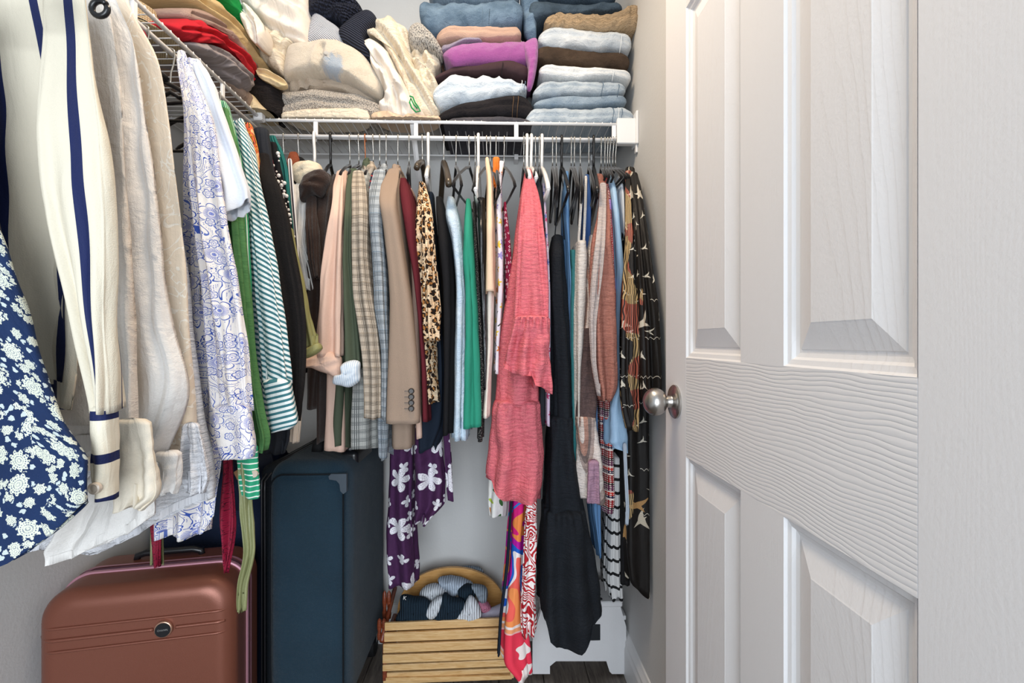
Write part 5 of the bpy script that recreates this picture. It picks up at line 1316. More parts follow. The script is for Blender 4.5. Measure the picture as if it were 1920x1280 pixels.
lg('shirt', 'ivory shirt hanging right behind the navy striped blouse', 'shirt', [
    ('body', [(-60, 215), (0, 232), (60, 243), (120, 252), (200, 259), (300, 264), (400, 272), (500, 278), (600, 283), (700, 285), (803, 287)], 0.735, 0.775, 'white1', dict(seed=87, amp=0.010, K=7, n=120, hem=0.001, e=0.5)),
    ('lower_sleeve', [(795, 195, 280), (860, 194, 292), (900, 196, 298), (935, 200, 299), (958, 205, 262)], 0.70, 0.728, 'cream', dict(seed=88, amp=0.004, K=4, n=70, m=36))])
lg('blouse', 'white linen blouse with long curved sleeve and buttoned cuff', 'blouse', [
    ('body', [(-40, 232), (10, 252), (40, 270), (100, 284), (200, 298), (300, 314), (400, 326), (500, 334), (560, 342), (620, 352), (660, 366), (700, 378), (735, 382), (770, 374), (820, 352), (862, 330)], 0.80, 0.84, 'white2', dict(seed=89, amp=0.010, K=7, n=120, hem=0.001, e=0.5)),
    ('cuff', [(855, 278, 332), (880, 282, 331), (912, 287, 329), (928, 293, 322)], 0.785, 0.815, 'white2', dict(seed=90, amp=0.003, K=4, n=60, m=30))])
lg('blouse', 'sheer cream blouse with raised swirls behind the white linen blouse', 'blouse', [
    ('body', [(-20, 255), (20, 272), (60, 300), (100, 322), (160, 334), (250, 346), (330, 356), (400, 366), (500, 374), (600, 377), (700, 380), (850, 384), (880, 378)], 0.87, 0.905, 'lace', dict(seed=91, amp=0.008, K=7, n=110, e=0.5)),
    ('frilled_cuff', [(800, 335, 372), (850, 332, 384), (900, 336, 392), (925, 345, 380)], 0.85, 0.868, 'gauze', dict(seed=92, amp=0.005, K=6, n=80, m=30))])
lg('shirt', 'white crinkled gauze shirt whose long hem sweeps down to the left', 'shirt', [
    ('body', [(150, 330), (300, 345), (500, 372), (700, 390), (800, 405), (860, 418), (900, 424), (1040, 424)], 0.93, 0.96, 'gauze', dict(hl=[(-100, 1060), (120, 1045), (180, 1038), (240, 1010), (330, 960), (400, 932), (424, 900)], seed=93, amp=0.008, K=9, n=120, m=70, sm=1)),
    ('hem_panel', [(870, 170, 300), (920, 140, 300), (960, 118, 300), (1000, 95, 300), (1035, 68, 300), (1066, 66, 300)], 0.78, 0.80, 'white2', dict(hl=[(66, 1066), (120, 1052), (170, 1030), (240, 1000), (288, 960), (300, 930)], seed=94, amp=0.005, K=5, n=90, m=50, sm=1))])
lg('shirt', 'white shirt with blue flower and paisley drawing print', 'shirt', [
    ('body', [(110, 326, 362), (200, 340, 392), (400, 340, 404), (600, 330, 420), (800, 286, 425), (880, 284, 418), (940, 284, 408), (1014, 284, 400)], 1.00, 1.03, 'blueprint', dict(hl=[(284, 1012), (345, 1010), (380, 1000), (398, 970), (408, 930)], seed=95, amp=0.006, K=6, n=100, m=70, e=0.5)),
    ('sleeve', [(97, 330, 342, 1.02), (120, 328, 358, 0.995), (160, 334, 374, 0.97), (200, 340, 388), (260, 342, 400), (350, 348, 407), (420, 355, 416), (500, 366, 432), (580, 374, 445), (650, 378, 454), (720, 384, 460), (772, 390, 464)], 0.945, 0.99, 'blueprint', dict(seed=96, amp=0.006, K=5, n=90)),
    ('cuff', [(766, 388, 465), (800, 392, 470), (840, 398, 478), (862, 406, 474)], 0.94, 0.985, 'blueprint', dict(seed=97, amp=0.003, K=3, n=60, m=24))])
lg('t_shirt', 'pale blue-white shirt with wide short sleeve over the blue print shirt', 'shirt', [
    ('body', [(112, 350, 372), (160, 350, 392), (300, 352, 420), (500, 360, 430), (700, 370, 440)], 1.045, 1.075, 'paleblue', dict(seed=98, amp=0.005, K=6)),
    ('sleeve', [(118, 356, 374), (150, 362, 394), (200, 372, 411), (260, 384, 432), (310, 396, 448), (352, 405, 463), (375, 407, 465), (414, 408, 466)], 0.995, 1.04, 'paleblue', dict(seed=99, amp=0.004, K=4, n=80, sm=1, hl=[(400, 414), (410, 412), (436, 396), (465, 366)]))])
g = lg('shirt', 'green and white pinstriped shirt with white-lined green cuff', 'shirt', [
    ('body', [(190, 398, 420), (230, 400, 436), (300, 405, 452), (420, 415, 462), (600, 420, 470), (860, 420, 482)], 1.095, 1.12, 'greenstripe', dict(seed=100, amp=0.005, K=6)),
    ('cuff', [(840, 440, 482), (870, 437, 484), (900, 440, 486), (934, 446, 485)], 1.03, 1.055, 'greenstripe_h', dict(seed=101, amp=0.002, K=3, n=60, m=24))])
autosmooth(MB().lathe([(0, 0.002), (0.0062, 0.002), (0.0062, -0.002), (0, -0.002)], at_y(477, 888, ly(1.030)), 'y', 18).build('button', MATS['shell_button'], g))
lg('sweater', 'heathered green jersey top with long sleeve', 'sweater', [
    ('sleeve', [(205, 408, 426, 1.08), (260, 412, 440), (340, 414, 446), (420, 416, 449), (500, 424, 457), (580, 432, 464), (660, 442, 470), (740, 452, 480), (800, 460, 492), (828, 464, 502), (848, 470, 490)], 1.05, 1.09, 'green', dict(seed=102, amp=0.007, K=6, n=90))])
g = lg('shirt', 'white shirt with dark teal diagonal stripes and deep cuff', 'shirt', [
    ('body', [(228, 420, 456), (300, 425, 474), (420, 430, 494), (600, 440, 510), (800, 450, 520)], 1.16, 1.185, 'tealdiag', dict(seed=103, amp=0.005, K=6)),
    ('sleeve', [(225, 442, 455, 1.15), (260, 446, 464), (320, 452, 475), (400, 462, 492), (480, 468, 508), (560, 473, 520), (640, 480, 532), (722, 486, 541)], 1.12, 1.158, 'tealdiag', dict(seed=104, amp=0.005, K=4, n=90, hem=0.001)),
    ('cuff', [(716, 485, 540), (760, 492, 549), (796, 499, 557), (810, 503, 540)], 1.112, 1.155, 'tealdiag_h', dict(seed=105, amp=0.0015, K=2, n=60, m=24, sm=1))])
lg('blouse', 'orange and black patterned blouse behind the teal striped shirt', 'blouse', [
    ('body', [(232, 452, 468), (270, 460, 480), (340, 470, 488), (420, 480, 500), (540, 490, 520), (660, 490, 534), (760, 500, 545)], 1.20, 1.225, 'orange', dict(seed=106, amp=0.003, K=5))])
lg('cardigan', 'black knitted cardigan with long hanging sleeve', 'cardigan', [
    ('body', [(240, 470, 500), (300, 476, 508), (380, 480, 525), (500, 485, 530), (700, 486, 540), (830, 486, 542), (852, 490, 530)], 1.25, 1.275, 'charcoal', dict(seed=107, amp=0.004, K=5)),
    ('sleeve', [(290, 478, 504, 1.23), (340, 484, 518), (400, 492, 537), (470, 500, 550), (540, 514, 564), (600, 524, 572), (660, 530, 571), (720, 534, 566), (770, 537, 560), (792, 540, 552)], 1.19, 1.235, 'blackknit', dict(seed=108, amp=0.005, K=4, n=80))])
g = lg('sweater', 'red-edged black sweater studded with pearls', 'sweater', [
    ('body', [(268, 500, 516), (320, 505, 528), (400, 515, 545), (480, 530, 552), (560, 535, 556)], 1.285, 1.305, 'black', dict(seed=109, amp=0.002, K=5)),
    ('red_edge', [(300, 505, 509), (350, 512, 518), (400, 518, 523), (430, 521, 524)], 1.275, 1.284, 'redpais', dict(seed=110, amp=0.001, n=24, m=20))])
mpearl = mat('pearl', c('#e9e2da'), 0.2, None, spec=0.7, coat=0.5)
rp = random.Random(3); spts = []
for i in range(400):
    y_ = rp.uniform(285, 470); xc_ = 513 + (y_ - 285) * 0.175; x_ = xc_ + rp.uniform(-9, 11)
    if all(math.hypot(x_ - a, y_ - b_) > 5.2 for a, b_ in spts): spts.append((x_, y_))
    if len(spts) >= 46: break
for x_, y_ in spts:
    q = at_y(x_, y_, ly(1.281)); MB().sphere(q, rp.choice((0.0022, 0.0032, 0.0046)), 10, 7).build('pearl', mpearl, g, True)
lg('cardigan', 'teal ribbed cardigan at the inner end of the left rod', 'cardigan', [
    ('body', [(256, 500, 515), (275, 504, 528), (310, 510, 540), (400, 520, 548), (500, 535, 556), (620, 540, 560)], 1.325, 1.350, 'tealrib', dict(seed=111, amp=0.003, K=5))])
lg('shirt', 'narrow white shirt with dark stripes beside the teal cardigan', 'shirt', [
    ('body', [(300, 538, 546), (380, 542, 553), (450, 548, 558), (560, 556, 566), (680, 556, 568)], 1.365, 1.38, 'thinstripe', dict(seed=112, amp=0.002, K=4))])
g = lg('blouse', 'olive satin blouse with rolled sleeve beside the black cardigan', 'blouse', [
    ('sleeve', [(430, 540, 545), (480, 545, 555), (540, 550, 570), (600, 556, 583), (652, 562, 598)], 1.265, 1.283, 'olive', dict(seed=113, amp=0.004, K=4, n=60))] + [
    ('body', [(440, 536, 546), (560, 540, 556), (700, 540, 566), (760, 545, 560)], 1.31, 1.32, 'olive', dict(seed=114, amp=0.002, K=4, n=50))])
cuffp(g, 'rolled_cuff', [(567, 658), (580, 650), (597, 642), (604, 652), (592, 664), (570, 672)], 1.135, 'olive', 0.018, 12, 0.003)
lg('trousers', 'beige trouser leg hanging below the black cardigan', 'trousers', [
    ('leg', [(640, 556, 566), (760, 545, 564), (800, 541, 563), (830, 541, 560)], 1.35, 1.37, 'beige', dict(seed=115, amp=0.002, K=4))])
# scarves and ties
tag(drape('scarf', [(700, 412, 426), (885, 418, 432), (930, 412, 438), (980, 408, 441), (1020, 412, 436), (1050, 416, 428), (1074, 419, 422)], 0.925, 0.94, F['redpais'], None, seed=116, amp=0.004, n=50, m=40, K=4), 'crimson paisley scarf end pointing down over the copper suitcase', 'scarf')
tag(drape('sash', [(780, 440, 460), (850, 440, 462), (930, 444, 470), (975, 446, 473), (1030, 454, 476), (1060, 450, 470), (1100, 440, 460), (1135, 438, 459), (1148, 441, 457)], 0.905, 0.915, F['olsat'], None, seed=117, amp=0.004, n=50, m=50, K=4), 'olive green satin sash hanging over the right edge of the copper suitcase', 'sash')
tag(drape('scarf', [(60, 258, 270), (400, 268, 282), (1000, 278, 300), (1030, 282, 302), (1050, 287, 298), (1063, 291, 294)], 0.955, 0.965, F['redpais'], None, seed=118, amp=0.002, n=40, m=24), 'crimson scarf tip hanging left above the copper suitcase', 'scarf')
tag(drape('sash', [(60, 256, 270), (400, 268, 282), (1000, 280, 304), (1040, 283, 306), (1058, 276, 308)], 0.975, 0.982, F['olsat'], None, seed=119, amp=0.002, n=40, m=24), 'olive sash tip behind the left crimson scarf tip', 'sash')
# ============================================================ HANGERS
m_velv = mat('black_velvet', c('#181516'), 0.85, None, sheen=0.3)
m_chr = mat('chrome_hook', c('#b9b6b0'), 0.25, None, metal=1.0)
m_copw = mat('copper_hook', c('#b8714a'), 0.3, None, metal=1.0)
m_wpl = mat('white_hanger_plastic', c('#e9e7e4'), 0.3, None, spec=0.5)
m_bpl = mat('black_hanger_plastic', c('#141416'), 0.3, None, spec=0.5)
m_brz = mat('bronze_lacquer', c('#4a4034'), 0.3, None, spec=0.6, metal=0.3)
HR = {'v': (m_velv, m_chr, 0.0016, 0.0042, 1.5), 'w': (m_wpl, m_wpl, 0.0044, 0.0060, 1.2), 'k': (m_bpl, m_bpl, 0.0036, 0.0050, 1.4), 'z': (m_brz, m_chr, 0.0018, 0.0085, 1.5), 'c': (m_velv, m_copw, 0.0016, 0.0042, 1.5)}
def hanger(kind, px, holds, yaw=0.0, back=True, drop=0.13, half=0.205, neck=0.082, label=None, arms=True):
    fm, hm, hr, fr_, fl_ = HR[kind]
    if back: p = at_y(px, 262, YR); ox, oy = p[0], YR
    else: ox, oy = XS + 0.008, px
    t = thing('hanger', (ox, oy, ZR - neck - drop), label, 'hanger', 'hangers')
    R_ = 0.0062 + hr
    pts = []
    for i in range(15):       # hook over the rod
        a = math.radians(-25 + i * 16.5); pts.append((R_ * math.cos(a), 0, R_ * math.sin(a) + 0.0006))
    pts = pts[::-1]
    # pts run from one side; hook continues down to the neck
    x0 = pts[-1]
    hook = [(-q[0], 0, q[2]) for q in pts]
    hook = hook[::-1]
    hook = [(-R_ * 1.0, 0, -0.012)] + [(-R_ * math.cos(math.radians(a)), 0, R_ * math.sin(math.radians(a)) + 0.0006) for a in range(0, 181, 15)] + [(R_ * 1.02, 0, -0.010), (R_ * 0.7, 0, -0.026), (0.0008, 0, -0.042), (0, 0, -0.056), (0, 0, -neck)]
    ca, sa = math.cos(yaw), math.sin(yaw)
    # hook lies in the plane of the hanger (along Y for the back rod), turned by yaw
    def W(u, z, s=0.0):
        if back: return (ox + u * sa + s * ca, oy - u * ca + s * sa, ZR + z)
        return (ox + u * ca - s * sa, oy + u * sa + s * ca, ZR + z)
    MB().tube([W(q[0], q[2]) for q in hook], hr, 8).build('hook', hm, t, True)
    arm = [(-half, -neck - drop), (-half * 0.93, -neck - drop * 0.86), (-half * 0.6, -neck - drop * 0.5), (-half * 0.22, -neck - drop * 0.16), (-0.02, -neck - 0.012), (0, -neck), (0.02, -neck - 0.012), (half * 0.22, -neck - drop * 0.16), (half * 0.6, -neck - drop * 0.5), (half * 0.93, -neck - drop * 0.86), (half, -neck - drop)]
    fb = MB(); fb.tube([W(u, z) for u, z in arm], fr_, 8, flat=fl_ if False else 1.0)
    fb.build('shoulder_frame', fm, t, True)
    if kind != 'z': MB().tube([W(-half, -neck - drop), W(-half * 0.5, -neck - drop - 0.004), W(half * 0.5, -neck - drop - 0.004), W(half, -neck - drop)], fr_ * 0.8, 8).build('bar', fm, t, True)
    return t
hl = [('v', 532, 0.4, 'black jacket with rust collar'), ('v', 560, 0.3, None), ('w', 590, 0.35, 'cream hoodie'), ('k', 620, 0.45, 'dark brown hoodie'), ('v', 656, 0.1, 'second brown garment'), ('v', 673, 0.0, 'blush coat'),
      ('c', 685, 0.05, 'olive blazer'), ('v', 700, 0.05, 'beige checked blazer'), ('v', 712, 0.5, 'navy garment with red trim'), ('v', 724, 0.6, 'grey-blue checked blazer'), ('v', 746, 0.6, 'taupe blazer'), ('v', 767, 0.4, 'maroon cardigan'),
      ('z', 792, 0.1, 'narrow blush top'), ('w', 803, 0.25, 'leopard blouse'), ('z', 832, 0.5, 'black garment right of the leopard blouse'), ('v', 855, 0.45, 'pale denim shirt'), ('v', 880, -0.5, 'emerald top'), ('v', 891, 0.1, 'tweed jacket'),
      ('w', 897, 0.0, 'leather trousers'), ('v', 913, -0.5, 'nude top'), ('v', 919, 0.4, 'off-white trousers'), ('v', 930, 0.1, 'yellow floral blouse'), ('v', 945, 0.4, 'maroon blossom blouse'), ('v', 982, 0.1, None),
      ('w', 988, 0.05, 'coral dress'), ('w', 996, 0.2, None), ('v', 1004, -0.3, 'black top right of the coral dress'), ('v', 1011, -0.1, None), ('w', 1016, 0.0, 'lilac floral blouse'), ('v', 1036, -0.2, 'long black maxi dress'), ('v', 1043, -0.3, None),
      ('k', 1053, -0.1, 'cornflower blue shirt'), ('v', 1071, -0.2, 'teal linen dress'), ('v', 1077, -0.3, 'ecru linen dress'), ('v', 1088, -0.4, 'royal blue shirt'), ('v', 1104, -0.3, 'colour-blocked dress'), ('k', 1113, -0.4, 'red and purple dotted blouse'),
      ('v', 1127, -0.3, 'red and plum patterned dress'), ('v', 1134, -0.3, 'pale blue silk blouse'), ('v', 1139, -0.2, 'white shirt by the bird-print robe'), ('v', 1143, 0.3, 'black bird-print robe'), ('v', 1149, 0.35, 'plain black long skirt'), ('v', 1154, 0.4, 'banded pleated skirt')]
KN = {'v': 'slim black velvet hanger with chrome hook', 'w': 'thick white plastic hanger', 'k': 'black plastic hanger', 'z': 'bronze lacquered hanger', 'c': 'black velvet hanger with copper hook'}
EX = {560: 'slim black velvet hanger just left of the white one at the cream hoodie', 982: 'slim black velvet hanger immediately left of the coral dress', 996: 'thick white plastic hanger tucked just right of the coral dress hanger',
      1011: 'slim black velvet hanger between the black top and lilac floral blouse', 1043: 'slim empty black velvet hanger right of the maxi dress hanger'}
for k, px, yw, h in hl:
    dz = {'w': 0.085, 'z': 0.072}.get(k, 0.082)
    lab_ = EX[px] if h is None else KN[k] + ' holding the ' + h
    vis = 815 < px < 950 or px in (1016,) or 1030 < px < 1120
    hanger(k, px, h, yw * 0.35, True, (0.115 + (px % 5) * 0.004) if vis else 0.062, 0.185 if vis else (0.10 if k != 'z' else 0.13), dz, lab_)
for k, y_, lab_ in (('k', 0.520, 'black plastic hanger holding the brown garment at the far left'), ('k', 0.685, 'black plastic hanger with round hook holding the navy striped blouse'), ('v', 0.755, 'black velvet hanger holding the ivory shirt'), ('v', 0.82, 'black velvet hanger holding the white linen blouse'),
                    ('v', 0.888, 'black velvet hanger holding the sheer cream blouse'), ('v', 1.012, 'black velvet hanger holding the blue flower print shirt'), ('v', 1.106, 'black velvet hanger holding the green pinstriped shirt'), ('v', 1.172, 'black velvet hanger holding the teal diagonal striped shirt'),
                    ('v', 1.262, 'wide black velvet hanger holding the black cardigan'), ('v', 1.337, 'black velvet hanger holding the teal ribbed cardigan')):
    y2 = y_ if y_ < 0.53 else ly(y_ - 0.01) + 0.01
    hanger(k, y2, None, 0.0, False, *((0.158, 0.215) if y_ < 0.53 else ((0.085, 0.135) if y_ == 1.262 else (0.055, 0.095))), 0.082, lab_)

_h = [o for o in col.objects if o.get('label', '').startswith('black plastic hanger with round hook')][0]
_q = at_y(187, 16, 0.565)
MB().tube([(_q[0] + 0.0085 * math.cos(a), _q[1], _q[2] + 0.0085 * math.sin(a)) for a in np.linspace(0.6, 6.6, 20)], 0.0032, 8).build('strap_hook', m_bpl, _h, True)
# ============================================================ FOLDED CLOTHES ON THE BACK SHELF
D1 = denim('denim_light', '#93a3b2', '#c6cfd6'); D2 = denim('denim_mid', '#6f8498', '#a3b2c0'); D3 = denim('denim_pale', '#b2bcc6', '#dadfe3'); D4 = denim('denim_blue', '#3c5268', '#778ea4'); D5 = denim('denim_dark', '#2b3742', '#4f6070')
D6 = denim('denim_ice', '#ccd2d6', '#e9ebec'); D7 = denim('denim_brown', '#2f2620', '#55463a'); D8 = denim('denim_black', '#17161a', '#2d2a2c'); D9 = denim('denim_grey', '#3a3a41', '#5c5a5f'); D10 = denim('denim_sky', '#b1c1d0', '#dbe3ea')
khaki = cloth('khaki_cotton', '#b49c7e', crinkle, bd=0.005); magenta = cloth('magenta_fleece', '#a95aa0', fuzzy, bd=0.003, sheen=0.4); plum = cloth('plum_brown', '#3d2c30', smoothcloth); pinkb = cloth('blush_beige_knit', '#cfae9c', fuzzy, bd=0.003)
GR = 'folded clothes on the back shelf'
def fold(name, label, cat, mt, *a, **kw): return tag(folded(name, *a, mt, None, **kw), label, cat, GR)
YF = 1.452
def seam(o, pts, Y, m, r=0.0013):
    return MB().tube([at_y(a, b_, Y) for a, b_ in pts], r, 6).build('seam', m, o, True)
# right stack
fold('jeans', 'light blue jeans at the bottom of the right stack, waistband turned right', 'jeans', D1, 985, 1189, [(985, 212), (1000, 199), (1060, 197), (1120, 199), (1165, 196), (1189, 203)], 233, YF, 1.72, seed=1, layers=2, amp=0.005)
fold('jeans', 'mid blue jeans second from the bottom of the right stack', 'jeans', D2, 1001, 1176, [(1001, 186), (1040, 176), (1100, 180), (1176, 178)], [(1001, 199), (1100, 200), (1176, 197)], YF + 0.012, 1.72, seed=2, layers=1)
fold('jeans', 'light grey-blue jeans with side seam, third from the bottom of the right stack', 'jeans', D1, 999, 1174, [(999, 168), (1020, 148), (1080, 147), (1140, 150), (1174, 158)], [(999, 184), (1060, 175), (1174, 179)], YF + 0.004, 1.72, seed=3, layers=2)
fold('jeans', 'very pale jeans in the middle of the right stack', 'jeans', D6, 1011, 1184, [(1011, 118), (1060, 117), (1120, 125), (1184, 131)], [(1011, 143), (1080, 147), (1150, 147), (1184, 157)], YF, 1.72, seed=4, layers=2)
fold('jeans', 'dark brown jeans in the right stack, under the pale blue ones', 'jeans', D7, 1003, 1182, [(1003, 86), (1040, 84), (1110, 90), (1182, 97)], [(1003, 115), (1090, 120), (1182, 131)], YF + 0.006, 1.72, seed=5, layers=1)
fold('jeans', 'pale blue jeans under the khaki trousers in the right stack', 'jeans', D3, 1010, 1186, [(1010, 50), (1040, 38), (1080, 50), (1140, 54), (1186, 60)], [(1010, 82), (1080, 88), (1186, 97)], YF, 1.72, seed=6, layers=2, amp=0.007)
g = fold('trousers', 'crumpled khaki trousers near the top of the right stack', 'trousers', khaki, 1021, 1206, [(1021, 28), (1040, 14), (1080, 20), (1120, 22), (1160, 20), (1186, 2), (1206, -4)], [(1021, 44), (1080, 52), (1140, 56), (1206, 54)], YF - 0.01, 1.72, seed=7, layers=2, amp=0.009, freq=95)
fold('jeans', 'dark blue jeans above the khaki trousers', 'jeans', D5, 992, 1168, [(992, -6), (1040, 2), (1100, 4), (1168, 0)], [(992, 40), (1030, 30), (1100, 22), (1168, 22)], YF + 0.006, 1.72, seed=8, layers=1, amp=0.006)
fold('jeans', 'topmost dark denim in the right stack, cut by the top of the frame', 'jeans', D5, 985, 1160, [(985, -50), (1160, -52)], [(985, -4), (1160, 0)], YF, 1.72, seed=9, layers=2)
tag(pillow('jeans', [(976, -10), (1000, -20), (1012, 10), (1006, 50), (1004, 75), (985, 70), (980, 40)], 'Y', 1.50, 0.04, D4, amp=0.008, seed=10), 'blue denim leg hanging down between the two jeans stacks', 'jeans', GR)
# middle stack
fold('trousers', 'charcoal grey trousers at the very bottom of the middle stack', 'trousers', D9, 830, 1000, [(830, 226), (850, 218), (930, 218), (1000, 224)], 234, YF, 1.72, seed=11, layers=1, amp=0.003)
fold('jeans', 'black jeans with stitched edge, low in the middle stack', 'jeans', D8, 820, 1000, [(820, 207), (870, 190), (930, 178), (975, 171), (1000, 182)], [(820, 226), (880, 219), (1000, 219)], YF, 1.72, seed=12, layers=2, amp=0.005)
fold('shirt', 'light denim garment bulging out of the middle stack', 'shirt', D10, 811, 989, [(811, 158), (840, 136), (900, 131), (950, 140), (989, 150)], [(811, 190), (822, 201), (880, 190), (930, 180), (989, 168)], YF - 0.01, 1.72, seed=13, layers=2, amp=0.011, freq=50)
fold('trousers', 'plum brown trousers under the magenta fleece', 'trousers', plum, 810, 992, [(810, 142), (850, 124), (900, 120), (960, 112), (992, 118)], [(810, 150), (860, 136), (940, 136), (992, 150)], YF + 0.006, 1.72, seed=14, layers=1)
t = thing('sweater', (-0.03, 1.58, at_y(900, 122, YF)[2]), 'magenta pink fleece sweater folded in the middle stack', 'sweater', GR)
folded('body', 830, 1006, [(830, 92), (860, 80), (920, 72), (970, 69), (1006, 72)], [(830, 106), (850, 122), (900, 118), (1006, 112)], YF - 0.008, 1.72, magenta, t, seed=15, layers=1, amp=0.006)
pillow('sleeve', [(982, 82), (1005, 72), (1009, 100), (1004, 140), (996, 168), (988, 166), (990, 130), (984, 105)], 'Y', YF + 0.012, 0.03, magenta, t, amp=0.004, seed=16)
fold('sweater', 'lavender-grey fluffy knit squeezed above the magenta fleece', 'sweater', cloth('lavender_knit', '#a79fb4', fuzzy, bd=0.004), 826, 905, [(826, 82), (860, 76), (905, 72)], [(826, 96), (860, 84), (905, 78)], YF + 0.004, 1.70, seed=17, layers=1)
fold('sweater', 'blush beige knit under the blue jeans of the middle stack', 'sweater', pinkb, 817, 978, [(817, 56), (840, 47), (900, 46), (940, 48), (970, 40), (978, 48)], [(817, 82), (850, 76), (920, 72), (978, 68)], YF - 0.002, 1.72, seed=18, layers=2, amp=0.007)
g = fold('jeans', 'blue jeans on top of the middle stack, cut by the frame', 'jeans', D4, 785, 981, [(785, -12), (840, -8), (920, -5), (981, -10)], [(785, 40), (810, 57), (860, 52), (920, 48), (981, 42)], YF - 0.012, 1.72, seed=19, layers=1, amp=0.010, freq=40)
fold('jeans', 'faded jeans lying over the blue jeans, mostly above the frame', 'jeans', D2, 800, 975, [(800, -55), (975, -50)], [(800, -8), (975, -4)], YF, 1.72, seed=20, layers=2)
st1 = mat('seam_blue', c('#5f7487'), 0.9, None); st2 = mat('seam_dark', c('#5a4634'), 0.9, None); st3 = mat('seam_pale', c('#d6dde2'), 0.9, None)
FO = {o['label']: o for o in col.objects if 'label' in o}
for key, px, tp_, bt_, m_ in (('light blue jeans at the bottom', 1150, 197, 233, st1), ('light blue jeans at the bottom', 1160, 196, 233, st3), ('light blue jeans at the bottom', 1166, 197, 233, st1), ('light grey-blue jeans', 1130, 149, 177, st1), ('light grey-blue jeans', 1160, 154, 178, st1),
                              ('black jeans with stitched', 962, 173, 219, st2), ('black jeans with stitched', 971, 172, 219, st2), ('plum brown trousers', 942, 113, 138, D8), ('light denim garment', 978, 147, 172, st3), ('light denim garment', 984, 149, 170, st1),
                              ('very pale jeans', 1150, 128, 150, st3), ('blue jeans on top', 905, -5, 49, st1), ('blue jeans on top', 918, -5, 48, D5), ('pale blue jeans under', 1165, 57, 95, st3)):
    o = [v for k_, v in FO.items() if k_.startswith(key)][0]; fold_seam(o, px, tp_, bt_, YF - (0.010 if 'light denim' in key else 0.004), m_)
# bottom of the messy part
m_marl = mat('marled_knit', lambda x: mixc(noise(x[0], 330, 2, 0.8) > 0.52, c('#e3d9cc'), c('#8f8780')), 0.95, lambda x: fuzzy(x) * 1.0 + noise(x[0], 160, 2) * 3.0, 0.006, sheen=0.3)
m_marl2 = mat('grey_marled_knit', lambda x: mixc(noise(vec(x[1] * 2, x[2]), 200, 2, 0.8) > 0.54, c('#ddd7ce'), c('#5f5b58')), 0.95, lambda x: fuzzy(x) + noise(x[0], 130, 2) * 3.0, 0.006, sheen=0.3)
def bluefl(x):
    q = at_y(622, 118, 1.42)
    r = sq((x[1] - q[0]) * (x[1] - q[0]) + (x[2] - q[2]) * (x[2] - q[2])); rr = r + (noise(x[0], 55, 3, 0.7) - 0.5) * 0.055
    return mixc(mapr(rr, 0.018, 0.034), mixc(noise(x[0], 300, 2), c('#9fb4cc'), c('#cdd3d8')), mixc(noise(x[0], 200, 2), c('#dccdb6'), c('#efe5d4')))
m_fuzz = mat('cream_mohair', bluefl, 0.95, fuzzy, 0.004, sheen=0.5)
m_knb = cloth('oatmeal_knit', '#d9c7b2', fuzzy, bd=0.005); m_crm = cloth('cream_jersey', '#e4d8c4', crinkle, bd=0.003); m_whj = cloth('white_sweatshirt', '#e6ddd2', smoothcloth, bd=0.004)
m_navk = mat('navy_cable_knit', lambda x: mixc(vor(x[0], 190, 0.5)[0], c('#1a1e2c'), c('#3c4258')), 0.95, lambda x: vor(x[0], 190, 0.4)[0] * 5.0, 0.003)
m_navr = mat('navy_rib_knit', lambda x: mixc(ab(sn(x[1] * 300.0 + x[2] * 500.0)), c('#1b1e2a'), c('#3a3f50')), 0.95, lambda x: ab(sn(x[1] * 300.0 + x[2] * 500.0)) * 4, 0.0015)
m_ltr = mat('ice_blue_rib', lambda x: mixc(ab(sn(x[1] * 420.0 + x[2] * 620.0)), c('#b9c2d4'), c('#e0e4ee')), 0.95, lambda x: ab(sn(x[1] * 420.0 + x[2] * 620.0)) * 3, 0.0015)
def heap(name, label, cat, mt, poly, plane, val, th, **kw):
    return tag(pillow(name, poly, plane, val, th, mt, **kw), label, cat, kw.pop('group', None) if False else 'heaped clothes on the shelves')
ZS = 1.698
heap('t_shirt', 'cream garment with folded hem lying on the wire shelf front', 'shirt', m_crm, [(530, 212), (560, 207), (620, 204), (680, 204), (690, 210), (688, 226), (620, 228), (560, 228), (532, 226)], 'Y', 1.462, 0.018, back=0.10, amp=0.003, seed=30, zmin=ZS, ang=1.5)
heap('sweater', 'marled beige and grey fluffy knit sweater at the bottom of the heap', 'sweater', m_marl, [(514, 214), (518, 192), (535, 178), (600, 173), (660, 178), (700, 190), (722, 208), (724, 222), (690, 228), (600, 229), (540, 229), (516, 226)], 'Y', 1.50, 0.05, back=0.2, amp=0.006, cr=[([(516, 206), (600, 200), (722, 212)], 0.008, 4)], seed=31, zmin=ZS, freq=50)
heap('sweater', 'oatmeal knit with wavy edge between marled sweater and white mohair', 'sweater', m_knb, [(528, 180), (535, 160), (560, 152), (600, 156), (650, 156), (690, 170), (715, 190), (700, 196), (640, 184), (580, 180), (545, 186)], 'Y', 1.53, 0.06, back=0.15, amp=0.010, cr=[([(580, 154), (586, 184)], 0.016, 4), ([(555, 156), (548, 180)], 0.012, 4)], seed=32, zmin=ZS, freq=80)
heap('sweater', 'fluffy cream mohair sweater with a pale blue flower patch', 'sweater', m_fuzz, [(536, 150), (540, 104), (552, 90), (580, 86), (610, 81), (650, 88), (680, 105), (702, 130), (718, 160), (716, 184), (700, 182), (670, 168), (640, 158), (612, 148), (580, 154), (555, 156)], 'Y', 1.49, 0.075, back=0.12, amp=0.007, cr=[([(611, 158), (613, 132), (618, 110)], 0.014, 5), ([(650, 166), (665, 140), (672, 120)], 0.006, 8)], seed=33, freq=38)
